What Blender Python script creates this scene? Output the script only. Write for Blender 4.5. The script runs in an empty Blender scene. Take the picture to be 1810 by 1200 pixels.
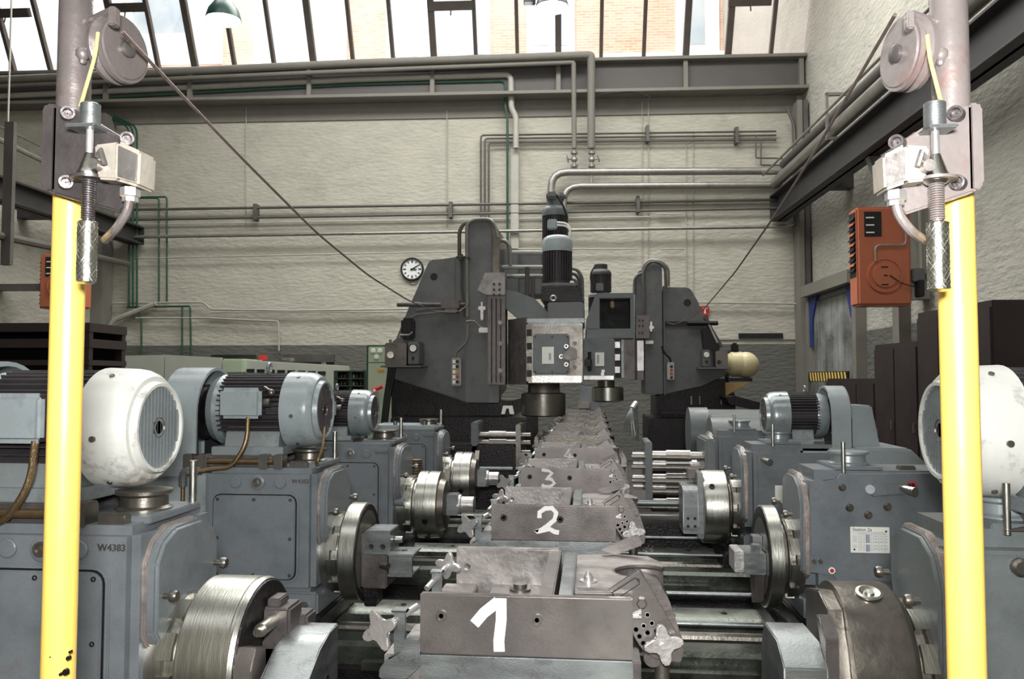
import bpy, bmesh, math, random
from mathutils import Vector, Matrix
random.seed(7)
D = bpy.data
COL = bpy.context.scene.collection
R = math.radians
# ---------------------------------------------------------------- camera
F = 1450.0; EYE = 1.55
YM = math.atan(142 / F); YB = math.atan(85 / F); PT = math.atan(69 / F)
BR = YM - YB                       # the hall is turned a little against the machine
cam = D.objects.new('camera', D.cameras.new('camera')); COL.objects.link(cam)
cam.location = (0, 0, EYE); cam.rotation_euler = (R(90) + PT, 0, YM)
cam.data.sensor_width = 36; cam.data.lens = 36 * F / 1810; cam.data.clip_end = 200; cam.data.clip_start = 0.05
S = bpy.context.scene; S.camera = cam
S.view_settings.view_transform = 'Standard'; S.view_settings.look = 'None'
S.view_settings.gamma = 1; S.view_settings.use_curve_mapping = False
S.view_settings.exposure = 0.35
# ---------------------------------------------------------------- light
w = D.worlds.new('sky'); S.world = w; w.use_nodes = True
bg = w.node_tree.nodes['Background']; bg.inputs[0].default_value = (0.97, 0.98, 1.0, 1); bg.inputs[1].default_value = 3.2
def light(name, kind, loc, rot, energy, size=1, sy=None, color=(1, 1, 1)):
    l = D.lights.new(name, kind); l.energy = energy; l.color = color
    o = D.objects.new(name, l); COL.objects.link(o); o.location = loc; o.rotation_euler = rot
    if kind == 'AREA':
        l.shape = 'RECTANGLE'; l.size = size; l.size_y = sy or size
    else: l.shadow_soft_size = size
    return o
light('ceiling_fill_far', 'AREA', (-1.5, 10.5, 9.2), (R(-8), 0, BR), 800, 9, 3, (1, 1, 0.97))  # added area light below the closed ceiling, brightens the back wall
light('ceiling_fill_middle', 'AREA', (-1.5, 5.0, 9.2), (0, 0, BR), 260, 9, 2.2, (1, 1, 0.96))  # added fill under the solid ceiling, no roof opening here
light('ceiling_fill_near', 'AREA', (-1.5, -1.5, 9.2), (R(12), 0, BR), 130, 9, 2.2, (0.98, 0.99, 1))  # added unseen fill overhead, lifts the near machines
light('camera_flash', 'AREA', (0.02, -0.12, 1.78), (R(86), 0, YM), 60, 0.22, 0.16, (1, 1, .99))
# ---------------------------------------------------------------- geometry helpers
def ray(px, py, b=False):
    fw = Vector((-math.sin(YM) * math.cos(PT), math.cos(YM) * math.cos(PT), math.sin(PT)))
    rt = Vector((math.cos(YM), math.sin(YM), 0)); up = rt.cross(fw)
    d = fw + rt * ((px - 905) / F) + up * ((600 - py) / F)
    return Matrix.Rotation(-BR, 3, 'Z') @ d if b else d
def at(px, py, Y, b=False):
    d = ray(px, py, b); return Vector((0, 0, EYE)) + d * (Y / d.y)
def atX(px, py, X, b=False):
    d = ray(px, py, b); return Vector((0, 0, EYE)) + d * (X / d.x)
def perp(d):
    a = Vector((0, 0, 1)) if abs(d.z) < .9 else Vector((1, 0, 0))
    u = d.cross(a).normalized(); return u, d.cross(u).normalized()
class MB:
    def __init__(s): s.bm = bmesh.new()
    def faces(s, V, Fs, bev=0, seg=2):
        vs = [s.bm.verts.new(v) for v in V]
        fs = [s.bm.faces.new([vs[i] for i in f]) for f in Fs]
        if bev:
            es = {e for f in fs for e in f.edges}
            bmesh.ops.bevel(s.bm, geom=list(es), offset=bev, segments=seg, affect='EDGES', clamp_overlap=True)
        return s
    def box(s, x0, x1, y0, y1, z0, z1, bev=0, seg=2):
        x0, x1 = min(x0, x1), max(x0, x1); y0, y1 = min(y0, y1), max(y0, y1); z0, z1 = min(z0, z1), max(z0, z1)
        V = [(x, y, z) for z in (z0, z1) for y in (y0, y1) for x in (x0, x1)]
        return s.faces(V, [(0, 2, 3, 1), (4, 5, 7, 6), (0, 1, 5, 4), (2, 6, 7, 3), (0, 4, 6, 2), (1, 3, 7, 5)], bev, seg)
    def prism(s, pts, ax, a0, a1, bev=0, seg=2):
        a0, a1 = min(a0, a1), max(a0, a1)
        def v(p, a): return {'x': (a, p[0], p[1]), 'y': (p[0], a, p[1]), 'z': (p[0], p[1], a)}[ax]
        n = len(pts); V = [v(p, a0) for p in pts] + [v(p, a1) for p in pts]
        Fs = [tuple(range(n)), tuple(range(2 * n - 1, n - 1, -1))] + [(i, i + n, (i + 1) % n + n, (i + 1) % n) for i in range(n)]
        return s.faces(V, Fs, bev, seg)
    def lathe(s, prof, o, d, seg=28, a0=0, a1=2 * math.pi, caps=True):
        o = Vector(o); d = Vector(d).normalized(); u, w = perp(d); full = abs(a1 - a0 - 2 * math.pi) < 1e-6
        rings = []
        for t, r in prof:
            rings.append([s.bm.verts.new(o + d * t + (u * math.cos(a0 + (a1 - a0) * i / seg) + w * math.sin(a0 + (a1 - a0) * i / seg)) * max(r, 1e-4))
                          for i in range(seg if full else seg + 1)])
        for A, B in zip(rings, rings[1:]):
            n = len(A)
            for i in range(n if full else n - 1): s.bm.faces.new((A[i], A[(i + 1) % n], B[(i + 1) % n], B[i]))
        if caps and full: s.bm.faces.new(rings[0]); s.bm.faces.new(rings[-1][::-1])
        return s
    def cyl(s, p0, p1, r, r2=None, seg=16):
        p0 = Vector(p0); p1 = Vector(p1); L = (p1 - p0).length
        return s.lathe([(0, r), (L, r if r2 is None else r2)], p0, p1 - p0, seg)
    def tube(s, pts, r, seg=8, bend=0, n=4):
        P = [Vector(p) for p in pts]
        if bend:
            Q = [P[0]]
            for a, b, c in zip(P, P[1:], P[2:]):
                d1 = (a - b); d2 = (c - b); k = min(bend, d1.length * .45, d2.length * .45)
                A = b + d1.normalized() * k; B = b + d2.normalized() * k
                for i in range(n + 1):
                    t = i / n; Q.append(A * (1 - t) ** 2 + b * 2 * t * (1 - t) + B * t * t)
            P = Q + [P[-1]]
        rings = []; u = None
        for i, p in enumerate(P):
            d = (P[min(i + 1, len(P) - 1)] - P[max(i - 1, 0)]).normalized()
            if u is None: u, w = perp(d)
            u = (u - d * u.dot(d)).normalized(); w = d.cross(u)
            rings.append([s.bm.verts.new(p + (u * math.cos(2 * math.pi * j / seg) + w * math.sin(2 * math.pi * j / seg)) * r) for j in range(seg)])
        for A, B in zip(rings, rings[1:]):
            for j in range(seg): s.bm.faces.new((A[j], A[(j + 1) % seg], B[(j + 1) % seg], B[j]))
        s.bm.faces.new(rings[0]); s.bm.faces.new(rings[-1][::-1]); return s
    def torus(s, o, d, Rr, r, seg=20):
        o = Vector(o); u, w = perp(Vector(d).normalized()); pts = [o + (u * math.cos(2 * math.pi * i / seg) + w * math.sin(2 * math.pi * i / seg)) * Rr for i in range(seg + 1)]
        return s.tube(pts, r, 6)
    # boxes and prisms laid out on the vertical plane at distance Y
    def pbox(s, x0, y0, x1, y1, Y, dep, bev=0, b=False):
        A = at(x0, y0, Y, b); B = at(x1, y1, Y, b); return s.box(A.x, B.x, Y, Y + dep, A.z, B.z, bev)
    def pprism(s, pts, Y, dep, bev=0, b=False):
        return s.prism([(at(x, y, Y, b).x, at(x, y, Y, b).z) for x, y in pts], 'y', Y, Y + dep, bev)
    def ptube(s, pts, Y, r, bend=0, seg=8, b=False):
        return s.tube([at(p[0], p[1], p[2] if len(p) > 2 else Y, b) for p in pts], r, seg, bend)
    def ball(s, o, r, seg=16):
        n = seg // 2
        return s.lathe([(-r * math.cos(math.pi * i / n), r * math.sin(math.pi * i / n)) for i in range(n + 1)], o, (0, 0, 1), seg, caps=False)
ORG = {}
def mesh(name, mb, mat, org, sharp=35):
    bmesh.ops.recalc_face_normals(mb.bm, faces=mb.bm.faces)
    me = D.meshes.new(name); 
    if org is not None and org.length: bmesh.ops.translate(mb.bm, verts=mb.bm.verts, vec=-org)
    mb.bm.to_mesh(me); mb.bm.free()
    for p in me.polygons: p.use_smooth = True
    me.set_sharp_from_angle(angle=R(sharp))
    me.materials.append(mat); return me
def T(name, label, cat, loc, group=None, b=False):
    o = D.objects.new(name, None); COL.objects.link(o); o.empty_display_size = .1
    loc = Vector(loc); ORG[o] = loc
    place(o, loc, b); o['label'] = label; o['category'] = cat
    if group: o['group'] = group
    return o
def place(o, loc, b):
    if b: o.location = Matrix.Rotation(BR, 3, 'Z') @ loc; o.rotation_euler = (0, 0, BR)
    else: o.location = loc
def P(name, mb, mat, parent, label=None, kind=None):
    org = ORG[parent]
    o = D.objects.new(name, mesh(name, mb, mat, org)); COL.objects.link(o); o.parent = parent; ORG[o] = org
    if label: o['label'] = label
    if kind: o['kind'] = kind
    return o
def solo(name, mb, mat, label, cat, loc, group=None, b=False, kind=None):
    loc = Vector(loc); o = D.objects.new(name, mesh(name, mb, mat, loc)); COL.objects.link(o); ORG[o] = loc; place(o, loc, b)
    o['label'] = label; o['category'] = cat
    if group: o['group'] = group
    if kind: o['kind'] = kind
    return o
def struct(name, mb, mat, b=True):
    o = D.objects.new(name, mesh(name, mb, mat, None)); COL.objects.link(o); ORG[o] = Vector((0, 0, 0)); place(o, Vector((0, 0, 0)), b)
    o['kind'] = 'structure'; return o
def text_mesh(body, size, ext):
    cu = D.curves.new('lettering', 'FONT'); cu.body = body; cu.size = size; cu.extrude = ext; cu.align_x = 'CENTER'; cu.align_y = 'CENTER'; cu.resolution_u = 2
    o = D.objects.new('lettering', cu); COL.objects.link(o); bpy.context.view_layer.update()
    me = D.meshes.new_from_object(o.evaluated_get(bpy.context.evaluated_depsgraph_get()))
    D.objects.remove(o); return me
def TXT(body, size, ext, mat, parent, pos, rotz=0, name='lettering'):
    me = text_mesh(body, size, ext); me.materials.clear(); me.materials.append(mat)
    o = D.objects.new(name, me); COL.objects.link(o); o.parent = parent
    o.location = Vector(pos) - ORG[parent]; o.rotation_euler = (R(90), 0, rotz); ORG[o] = ORG[parent]; return o
# ---------------------------------------------------------------- materials
def srgb(*c): return tuple((v / 255 / 12.92 if v / 255 <= .04045 else ((v / 255 + .055) / 1.055) ** 2.4) for v in c) + (1,)
def M(name, c, rough=.5, metal=0, var=.18, sc=6, bump=.05, bsc=60, stain=None, st_amt=.5, st_sc=5, streak=None, spec=.5, aniso=0, rv=.1):
    m = D.materials.new(name); m.use_nodes = True; N = m.node_tree.nodes; L = m.node_tree.links; p = N['Principled BSDF']
    c = srgb(*c)
    tc = N.new('ShaderNodeTexCoord'); mp = N.new('ShaderNodeMapping'); L.new(tc.outputs['Object'], mp.inputs[0])
    if streak: mp.inputs['Scale'].default_value = streak
    n1 = N.new('ShaderNodeTexNoise'); n1.inputs['Scale'].default_value = sc; n1.inputs['Detail'].default_value = 8; n1.inputs['Roughness'].default_value = .65
    L.new(mp.outputs[0], n1.inputs['Vector'])
    r = N.new('ShaderNodeValToRGB'); r.color_ramp.elements[0].position = .3; r.color_ramp.elements[1].position = .7
    r.color_ramp.elements[0].color = tuple(v * (1 - var) for v in c[:3]) + (1,); r.color_ramp.elements[1].color = tuple(min(1, v * (1 + var)) for v in c[:3]) + (1,)
    L.new(n1.outputs[0], r.inputs[0]); out = r.outputs[0]
    if stain:
        n2 = N.new('ShaderNodeTexNoise'); n2.inputs['Scale'].default_value = st_sc; n2.inputs['Detail'].default_value = 10; n2.inputs['Roughness'].default_value = .75
        L.new(tc.outputs['Object'], n2.inputs['Vector'])
        r2 = N.new('ShaderNodeValToRGB'); r2.color_ramp.elements[0].position = .55; r2.color_ramp.elements[1].position = .68
        r2.color_ramp.elements[0].color = (0, 0, 0, 1); r2.color_ramp.elements[1].color = (st_amt,) * 3 + (1,)
        L.new(n2.outputs[0], r2.inputs[0]); mx = N.new('ShaderNodeMix'); mx.data_type = 'RGBA'
        L.new(r2.outputs[0], mx.inputs[0]); L.new(out, mx.inputs[6]); mx.inputs[7].default_value = srgb(*stain); out = mx.outputs[2]
    L.new(out, p.inputs['Base Color']); p.inputs['Metallic'].default_value = metal; p.inputs['Specular IOR Level'].default_value = spec
    mr = N.new('ShaderNodeMapRange'); L.new(n1.outputs[0], mr.inputs[0]); mr.inputs[1].default_value = .3; mr.inputs[2].default_value = .7
    mr.inputs[3].default_value = max(.03, rough - rv); mr.inputs[4].default_value = min(1, rough + rv); L.new(mr.outputs[0], p.inputs['Roughness'])
    if aniso: p.inputs['Anisotropic'].default_value = aniso
    if bump:
        n3 = N.new('ShaderNodeTexNoise'); n3.inputs['Scale'].default_value = bsc; n3.inputs['Detail'].default_value = 4
        L.new(mp.outputs[0], n3.inputs['Vector']); b = N.new('ShaderNodeBump'); b.inputs['Strength'].default_value = min(1, bump * 5); b.inputs['Distance'].default_value = .004 * (60 / bsc)
        L.new(n3.outputs[0], b.inputs['Height']); L.new(b.outputs[0], p.inputs['Normal'])
    return m
PAINT = M('machine paint blue grey', (112, 118, 122), .38, 0, .2, 7, .08, 140, (98, 82, 80), .6, 7)
PAINTW = M('worn edge of machine paint', (158, 148, 142), .36, .35, .35, 18, .1, 140, (140, 92, 80), .8, 14)
PAINT2 = M('machine paint green grey', (104, 110, 110), .42, 0, .2, 7, .08, 140, (92, 78, 74), .6, 7)
DARKP = M('dark machine paint', (98, 99, 99), .45, 0, .28, 4, .05, 90, (84, 66, 58), .5, 5)
LIGHTB = M('light blue paint', (154, 163, 166), .3, 0, .1, 6, .04, 80, (104, 108, 110), .5, 8)
CREAM = M('white motor paint', (222, 222, 216), .38, 0, .05, 6, .03, 60, (120, 108, 100), .75, 7)
SILVER = M('silver grey motor paint', (148, 156, 158), .3, .35, .15, 5, .03, 60, (88, 86, 84), .5, 6)
FIN = M('dark cooling fins', (62, 58, 60), .55, .1, .25, 8, .05, 60)
STEEL = M('turned steel', (188, 187, 178), .33, 1, .07, 5, .02, 30, (120, 112, 104), .35, 9, streak=(9, 1, 1), rv=.04)
STEELB = M('brownish bare steel', (126, 121, 114), .36, .85, .2, 6, .05, 60, (110, 96, 90), .5, 6)
GROUND = M('ground steel plate', (124, 118, 115), .34, .75, .16, 4, .04, 160, (92, 80, 78), .55, 5)
GROUNDB = M('blueish scraped steel', (136, 140, 140), .36, .8, .18, 7, .05, 120, (84, 84, 86), .6, 12, streak=(1, 1, 4))
CASTG = M('rough cast steel', (146, 141, 138), .4, .7, .25, 14, .05, 90, (86, 80, 80), .6, 16)
CAST = M('worn cast iron', (110, 104, 102), .42, .65, .3, 9, .05, 90, (50, 45, 44), .7, 10)
BRIGHT = M('bright worn metal', (212, 208, 206), .35, .75, .12, 9, .08, 80, (130, 112, 106), .5, 12)
OILY = M('oily dark steel', (40, 37, 38), .4, .5, .3, 6, .15, 60, (30, 26, 30), .7, 6)
OILYL = M('oily bed way', (90, 94, 86), .33, .65, .35, 8, .08, 60, (48, 44, 42), .85, 9)
BLACK = M('black rubber', (22, 21, 22), .55, 0, .2, 8, 0)
BRASS = M('bronze flexible hose', (128, 108, 80), .35, .8, .15, 10, .2, 200)
YEL = M('yellow post paint', (247, 208, 104), .30, 0, .04, 3, .02, 40, (60, 44, 30), .9, 9, spec=.9)
YEL.node_tree.nodes['Color Ramp.001'].color_ramp.elements[0].position = .74; YEL.node_tree.nodes['Color Ramp.001'].color_ramp.elements[1].position = .76
GREYPIPE = M('grey painted pipe', (126, 118, 116), .3, .45, .2, 6, .06, 50, (110, 74, 64), .6, 9)
GREYPIPE2 = M('pinkish grey painted pipe', (140, 131, 128), .35, .25, .15, 5, .06, 50, (140, 96, 88), .6, 8)
BRACK = M('dark bracket steel', (104, 98, 98), .35, .7, .25, 8, .1, 80, (62, 56, 56), .6, 12)
ROPE = M('steel rope', (120, 104, 98), .5, .5, .3, 60, .2, 300)
ROPEY = M('yellowed rope', (214, 196, 130), .5, .1, .2, 60, .2, 300)
SWITCHM = M('worn grey switch body', (178, 170, 158), .42, .3, .2, 14, .06, 90, (120, 104, 88), .6, 18)
WHITEC = M('white paint mark', (250, 248, 246), .7, 0, .03, 30, .2, 120)
LABEL = M('white enamel label', (244, 244, 236), .4, 0, .03, 4, 0)
INK = M('printed ink', (56, 56, 66), .6, 0, .1, 4, 0)
INKP = M('pale printed column', (176, 184, 196), .6, 0, .1, 4, 0)
REDP = M('red paint', (196, 40, 40), .4, 0, .1, 6, 0)
ORNP = M('orange paint mark', (226, 150, 40), .4, 0, .1, 6, 0)
HEAT = M('orange heater enamel', (182, 104, 74), .42, 0, .08, 5, .04, 70, (120, 56, 40), .35, 5)
DARKG = M('dark green pipe paint', (38, 74, 56), .45, 0, .2, 5, 0)
PIPEL = M('light painted pipe', (168, 166, 156), .5, 0, .12, 4, .03, 40)
PIPED = M('dark painted pipe', (88, 84, 80), .45, .1, .2, 4, .03, 40)
PIPEM = M('galvanised pipe', (152, 149, 143), .35, .6, .15, 6, .03, 40)
GIRD = M('girder paint', (88, 84, 82), .6, 0, .15, 3, .05, 30)
GIRDL = M('girder light paint', (122, 118, 110), .6, 0, .12, 3, .05, 30)
MULL = M('window bar paint', (84, 76, 70), .6, 0, .2, 6, .05, 40)
BROWNC = M('dark brown cabinet', (44, 34, 34), .5, 0, .15, 3, .03, 40)
WOOD = M('orange wood frame', (190, 120, 60), .5, 0, .2, 6, .05, 40)
PAPER = M('white paper', (224, 224, 224), .8, 0, .06, 5, .1, 20)
CABG = M('grey green cabinet paint', (176, 178, 166), .5, 0, .06, 3, .02, 40)
CABL = M('pale green cabinet paint', (170, 184, 156), .45, 0, .06, 3, .02, 40)
SHELFG = M('dark green cast shelves', (46, 64, 48), .5, 0, .4, 12, .1, 40)
BLUE = M('blue fabric', (36, 56, 112), .8, 0, .2, 8, .1, 60)
BEIGE = M('beige vessel paint', (206, 194, 152), .35, 0, .08, 5, .02, 40)
TAN = M('tan cardboard', (172, 142, 96), .7, 0, .1, 5, .03, 40)
FLOOR = M('oily concrete floor', (84, 80, 76), .6, 0, .2, 2, .1, 30, (40, 36, 34), .6, 1)
WHITEW = M('white masonry window frame', (236, 234, 228), .7, 0, .04, 3, .02, 30)
LAMPG = M('green enamel lamp shade', (42, 72, 64), .35, 0, .15, 5, 0)
RUNW = M('dark crane beam paint', (54, 52, 52), .55, 0, .25, 4, .05, 90, (70, 62, 56), .5, 5)
def plaster(name, c, dirt, amt=.5):
    m = M(name, c, .85, 0, .12, 1.6, .13, 7, dirt, amt, 1.2, streak=(1, 1, 2.6))
    return m
WALL = plaster('whitewashed rough wall', (178, 174, 161), (148, 144, 130))
WALLR = plaster('rough side wall', (172, 169, 158), (130, 126, 116))
DADO = plaster('dark grey dado paint', (96, 96, 90), (82, 82, 76), .3)
CEIL = plaster('ceiling boards', (120, 118, 112), (100, 98, 92))
def emis(name, c, e):
    m = D.materials.new(name); m.use_nodes = True; p = m.node_tree.nodes['Principled BSDF']
    p.inputs['Base Color'].default_value = srgb(*c); p.inputs['Emission Color'].default_value = srgb(*c); p.inputs['Emission Strength'].default_value = e; return m
LAMP = emis('glowing lamp bulb', (240, 255, 246), 14)
LAMPB = emis('glowing bluish lamp bulb', (222, 228, 255), 14)
def glassmat(name, tint, dirt=.25, rough=.05):
    m = D.materials.new(name); m.use_nodes = True; N = m.node_tree.nodes; L = m.node_tree.links; N.clear()
    o = N.new('ShaderNodeOutputMaterial'); t = N.new('ShaderNodeBsdfTransparent'); t.inputs[0].default_value = tint + (1,)
    g = N.new('ShaderNodeBsdfGlossy'); g.inputs['Roughness'].default_value = rough; d = N.new('ShaderNodeBsdfTranslucent'); d.inputs[0].default_value = (.9, .9, .88, 1)
    n = N.new('ShaderNodeTexNoise'); n.inputs['Scale'].default_value = 1.2; n.inputs['Detail'].default_value = 6
    tc = N.new('ShaderNodeTexCoord'); L.new(tc.outputs['Object'], n.inputs['Vector'])
    mr = N.new('ShaderNodeMapRange'); mr.inputs[1].default_value = .35; mr.inputs[2].default_value = .75; mr.inputs[3].default_value = 0; mr.inputs[4].default_value = dirt; L.new(n.outputs[0], mr.inputs[0])
    m1 = N.new('ShaderNodeMixShader'); L.new(mr.outputs[0], m1.inputs[0]); L.new(t.outputs[0], m1.inputs[1]); L.new(d.outputs[0], m1.inputs[2])
    m2 = N.new('ShaderNodeMixShader'); m2.inputs[0].default_value = .05; L.new(m1.outputs[0], m2.inputs[1]); L.new(g.outputs[0], m2.inputs[2]); L.new(m2.outputs[0], o.inputs[0]); return m
GLASS = glassmat('dusty roof glass', (.96, .97, .97))
STRIP = glassmat('scratched plastic strip', (.75, .77, .78), .75, .2)
FGLASS = M('pale facade glass', (186, 196, 202), .1, 0, .1, 2, 0)
def brickmat():
    m = D.materials.new('pale red brickwork'); m.use_nodes = True; N = m.node_tree.nodes; L = m.node_tree.links; p = N['Principled BSDF']
    b = N.new('ShaderNodeTexBrick'); b.inputs['Scale'].default_value = 1; b.inputs['Brick Width'].default_value = .25; b.inputs['Row Height'].default_value = .077; b.inputs['Mortar Size'].default_value = .008
    b.inputs['Color1'].default_value = srgb(226, 182, 154); b.inputs['Color2'].default_value = srgb(212, 160, 132); b.inputs['Mortar'].default_value = srgb(226, 206, 186)
    tc = N.new('ShaderNodeTexCoord'); sp = N.new('ShaderNodeSeparateXYZ'); cb = N.new('ShaderNodeCombineXYZ'); L.new(tc.outputs['Object'], sp.inputs[0]); L.new(sp.outputs[0], cb.inputs[0]); L.new(sp.outputs[2], cb.inputs[1])
    L.new(cb.outputs[0], b.inputs['Vector']); L.new(b.outputs[0], p.inputs['Base Color']); p.inputs['Roughness'].default_value = .9; return m
BRICK = brickmat()
# ================================================================ the hall
WX, LX, BY, OX = 4.42, -8.65, 15.0, -14.0
struct('floor', MB().box(OX - .4, WX + 3.5, -4, BY + .4, -.2, 0), FLOOR)
wb = struct('wall_back', MB().box(OX - .4, WX + .4, BY, BY + .4, 0, 7.3), WALL)
P('dado', MB().box(OX, WX, BY - .006, BY + .01, 0, 2.17), DADO, wb, 'dark grey painted dado')
P('grey_band', MB().pbox(150, 178, 1408, 197, BY - .03, .04, 0, True), GIRDL, wb)  # darker grey strip on the wall below the girder
DY0, DY1, DZ = 12.25, 14.35, 2.95
m = MB().box(WX, WX + .4, -4, DY0, 0, 9.5).box(WX, WX + .4, DY1, BY + .4, 0, 9.5).box(WX, WX + .4, DY0, DY1, DZ, 9.5)
m.box(WX, WX + .4, BY + .4, 22.5, 6.9, 14)
wr = struct('wall_right', m, WALLR)
P('dado', MB().box(WX - .006, WX + .01, -4, DY0, 0, 2.24), DADO, wr, 'dark grey painted dado')
struct('wall_passage', MB().box(WX + 2.6, WX + 2.8, 10.5, BY + .4, 0, 3.6).box(WX + .4, WX + 2.6, BY + .2, BY + .4, 0, 3.6).box(WX + .4, WX + 2.6, 10.5, 10.7, 0, 3.6).box(WX + .4, WX + 2.8, 10.5, BY + .4, 3.6, 3.7), WALLR)
light('passage_fill', 'AREA', Matrix.Rotation(BR, 3, 'Z') @ Vector((WX + 1.5, 13.0, 3.5)), (0, 0, BR), 26, .8, 2)  # added fill behind the strip curtain, not a fitting of the passage
wl = struct('wall_left', MB().box(LX - .3, LX, -4, BY, 0, 4.6), WALL)
struct('wall_left_bay', MB().box(OX - .4, OX, -4, BY + .4, 0, 9.6), WALL)
P('dado', MB().box(LX - .01, LX + .006, -4, BY, 0, 2.38), DADO, wl, 'dark grey painted dado')
struct('wall_front', MB().box(OX - .4, WX + .4, -4.4, -4, 0, 9.5), WALL)
GY = lambda z: 14.93 - .53 * (z - 7.36)       # the roof glass leans inwards
TZ = 9.6
struct('ceiling', MB().box(OX - .4, WX + .4, -4.4, GY(TZ) + .1, TZ, TZ + .2), CEIL)
struct('ground', MB().box(-22, 14, BY + .4, 30, -.4, -.2), FLOOR)
# girder under the glass
A = at(0, 112, 14.75, True).z
g = struct('trim_1', MB().box(OX, WX, 14.82, 14.86, 6.75, 7.33), GIRD)
P('flange', MB().box(OX, WX, 14.66, 14.98, 7.30, 7.36, .006), GIRDL, g); P('flange', MB().box(OX, WX, 14.6, 15.0, 6.70, 6.76, .006), GIRDL, g)
for px in (190, 338, 548, 765, 987, 1211, 1415):
    x = at(px, 140, 14.8, True).x
    P('stiffener', MB().box(x - .04, x + .04, 14.72, 14.83, 6.76, 7.3), GIRDL, g)
# the glazing
def onglass(px, py):
    d = ray(px, py, True); t = (14.93 + .53 * (7.36 - EYE)) / (d.y + .53 * d.z); return Vector((0, 0, EYE)) + d * t
win = struct('window_1', MB().box(OX, WX, 14.86, 14.99, 7.34, 7.40), GIRDL)
mpx = [-230, -165, -102, -40, 23, 88, 152, 215, 280, 345, 415, 485, 555, 625, 696, 768, 842, 915, 987, 1062, 1137, 1211, 1285, 1360, 1426]
mx = [onglass(p, 112).x for p in mpx]
def slab(mb, x0, x1, z0, z1, off0, off1):     # a bar lying on the leaning plane
    c, s_ = .883, .468
    pts = [(GY(z) + o * -c, z + o * -s_) for z, o in ((z0, off0), (z1, off0), (z1, off1), (z0, off1))]
    return mb.prism(pts, 'x', x0, x1)
for i, x in enumerate(mx):
    wd = .055 if mpx[i] in (345, 555, 768, 1211, 987, 1285, 215) else .032
    P('mullion', slab(MB(), x - wd, x + wd, 7.36, TZ, -.03, .075), MULL, win)
for a, b_ in zip(mx, mx[1:]): P('pane', slab(MB(), a, b_, 7.38, TZ, -.006, .0), GLASS, win)
for px0, px1, y in ((758, 838, 11), (190, 262, 14), (1287, 1362, 3), (-25, 55, 24)):
    a = onglass(px0, y); b_ = onglass(px1, y)
    P('sash_rail', slab(MB(), a.x, b_.x, a.z - .07, a.z + .07, -.01, .09), MULL, win)
    P('stay', MB().tube([(a.x * .5 + b_.x * .5, a.y - .06, a.z - .04), (a.x * .5 + b_.x * .5, a.y - .10, a.z - .22)], .012), MULL, win)
# column and beams of the hall
c1 = struct('trim_2', MB().pbox(1409, 176, 1431, 900, 14.6, .38, .01, True), GIRDL)
P('edge_strip', MB().pbox(1428, 176, 1433, 900, 14.56, .05, 0, True), PIPED, c1)
struct('trim_3', MB().pbox(146, 200, 170, 900, 14.6, .38, .01, True), GIRDL)
def runway(name, x, zb, zt, y0, y1, d):
    t = struct(name, MB().box(x - .02, x + .02, y0, y1, zb, zt), RUNW)
    P('flange', MB().box(x - .14, x + .14, y0, y1, zb, zb + .035, .004), RUNW, t); P('flange', MB().box(x - .14, x + .14, y0, y1, zt - .035, zt, .004), RUNW, t)
    P('end_plate', MB().box(x - .14, x + .14, y1 - .02, y1, zb, zt), RUNW, t)
    for k in range(6): P('bracket', MB().box(x if d > 0 else LX, WX if d > 0 else x, y1 - 2.4 - 3 * k, y1 - 2.2 - 3 * k, zb + .05, zt - .14), RUNW, t)
    return t
rb = runway('trim_4', 3.92, 4.37, 4.84, -3.5, 14.9, 1)
P('rail', MB().box(3.88, 3.96, -3.5, 14.9, 4.84, 4.90), STEELB, rb)
P('bracket', MB().prism([(3.9, 4.36), (WX, 4.36), (WX, 3.45), (4.28, 3.45), (3.95, 4.22)], 'y', 10.5, 10.62), PAINT2, rb, 'pale green bracket plate')
lb = runway('trim_5', -7.95, 4.06, 4.40, -3.5, 14.9, -1)
struct('trim_6', MB().prism([(WX - .02, 2.95), (WX - .25, 2.95), (WX - .25, 3.14), (WX - .02, 3.14)], 'y', DY0 - .1, DY1 + .1), GIRDL)
struct('trim_7', MB().box(WX - .16, WX, DY0 - .16, DY0, 0, 2.96).box(WX - .16, WX, DY1, DY1 + .14, 0, 2.96), GIRDL)
struct('trim_8', MB().box(4.27, WX, 10.6, 10.8, 0, 4.4), GIRDL)
# strip curtain in the side doorway
t = T('strip_curtain', 'scratched clear plastic strip curtain hanging in the doorway under the orange heater', 'curtain', (WX - .05, 13.3, 0), b=True)
P('rail', MB().box(WX - .10, WX + .02, DY0, DY1, 2.86, 2.94), PIPED, t)
n = 7
for i in range(n):
    y0 = DY0 + (DY1 - DY0) * i / n
    P('strip', MB().box(WX - .06 + .012 * (i % 2), WX - .055 + .012 * (i % 2), y0 - .02, y0 + (DY1 - DY0) / n + .02, .03, 2.87), STRIP, t)
P('corner_cloth', MB().prism([(DY1, 2.94), (DY1 - .42, 2.94), (DY1 - .16, 2.55), (DY1 - .12, 2.1), (DY1, 2.1)], 'x', WX - .14, WX - .11), BLUE, t, 'blue cloth corner')
P('corner_cloth', MB().prism([(DY0, 2.94), (DY0 + .3, 2.94), (DY0 + .1, 2.45), (DY0, 2.4)], 'x', WX - .14, WX - .11), BLUE, t, 'blue cloth corner')
t = T('hazard_barrier', 'low barrier board with yellow and black hazard stripes inside the curtained doorway', 'barrier', (WX - .2, 13.3, 0), b=True)
P('board', MB().box(WX - .20, WX - .17, DY0 + .1, DY1 - .1, 1.50, 1.66), BLACK, t); P('post', MB().box(WX - .21, WX - .17, DY0 + .1, DY0 + .15, 0, 1.5), PIPED, t); P('post', MB().box(WX - .21, WX - .17, DY1 - .15, DY1 - .1, 0, 1.5), PIPED, t)
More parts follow.
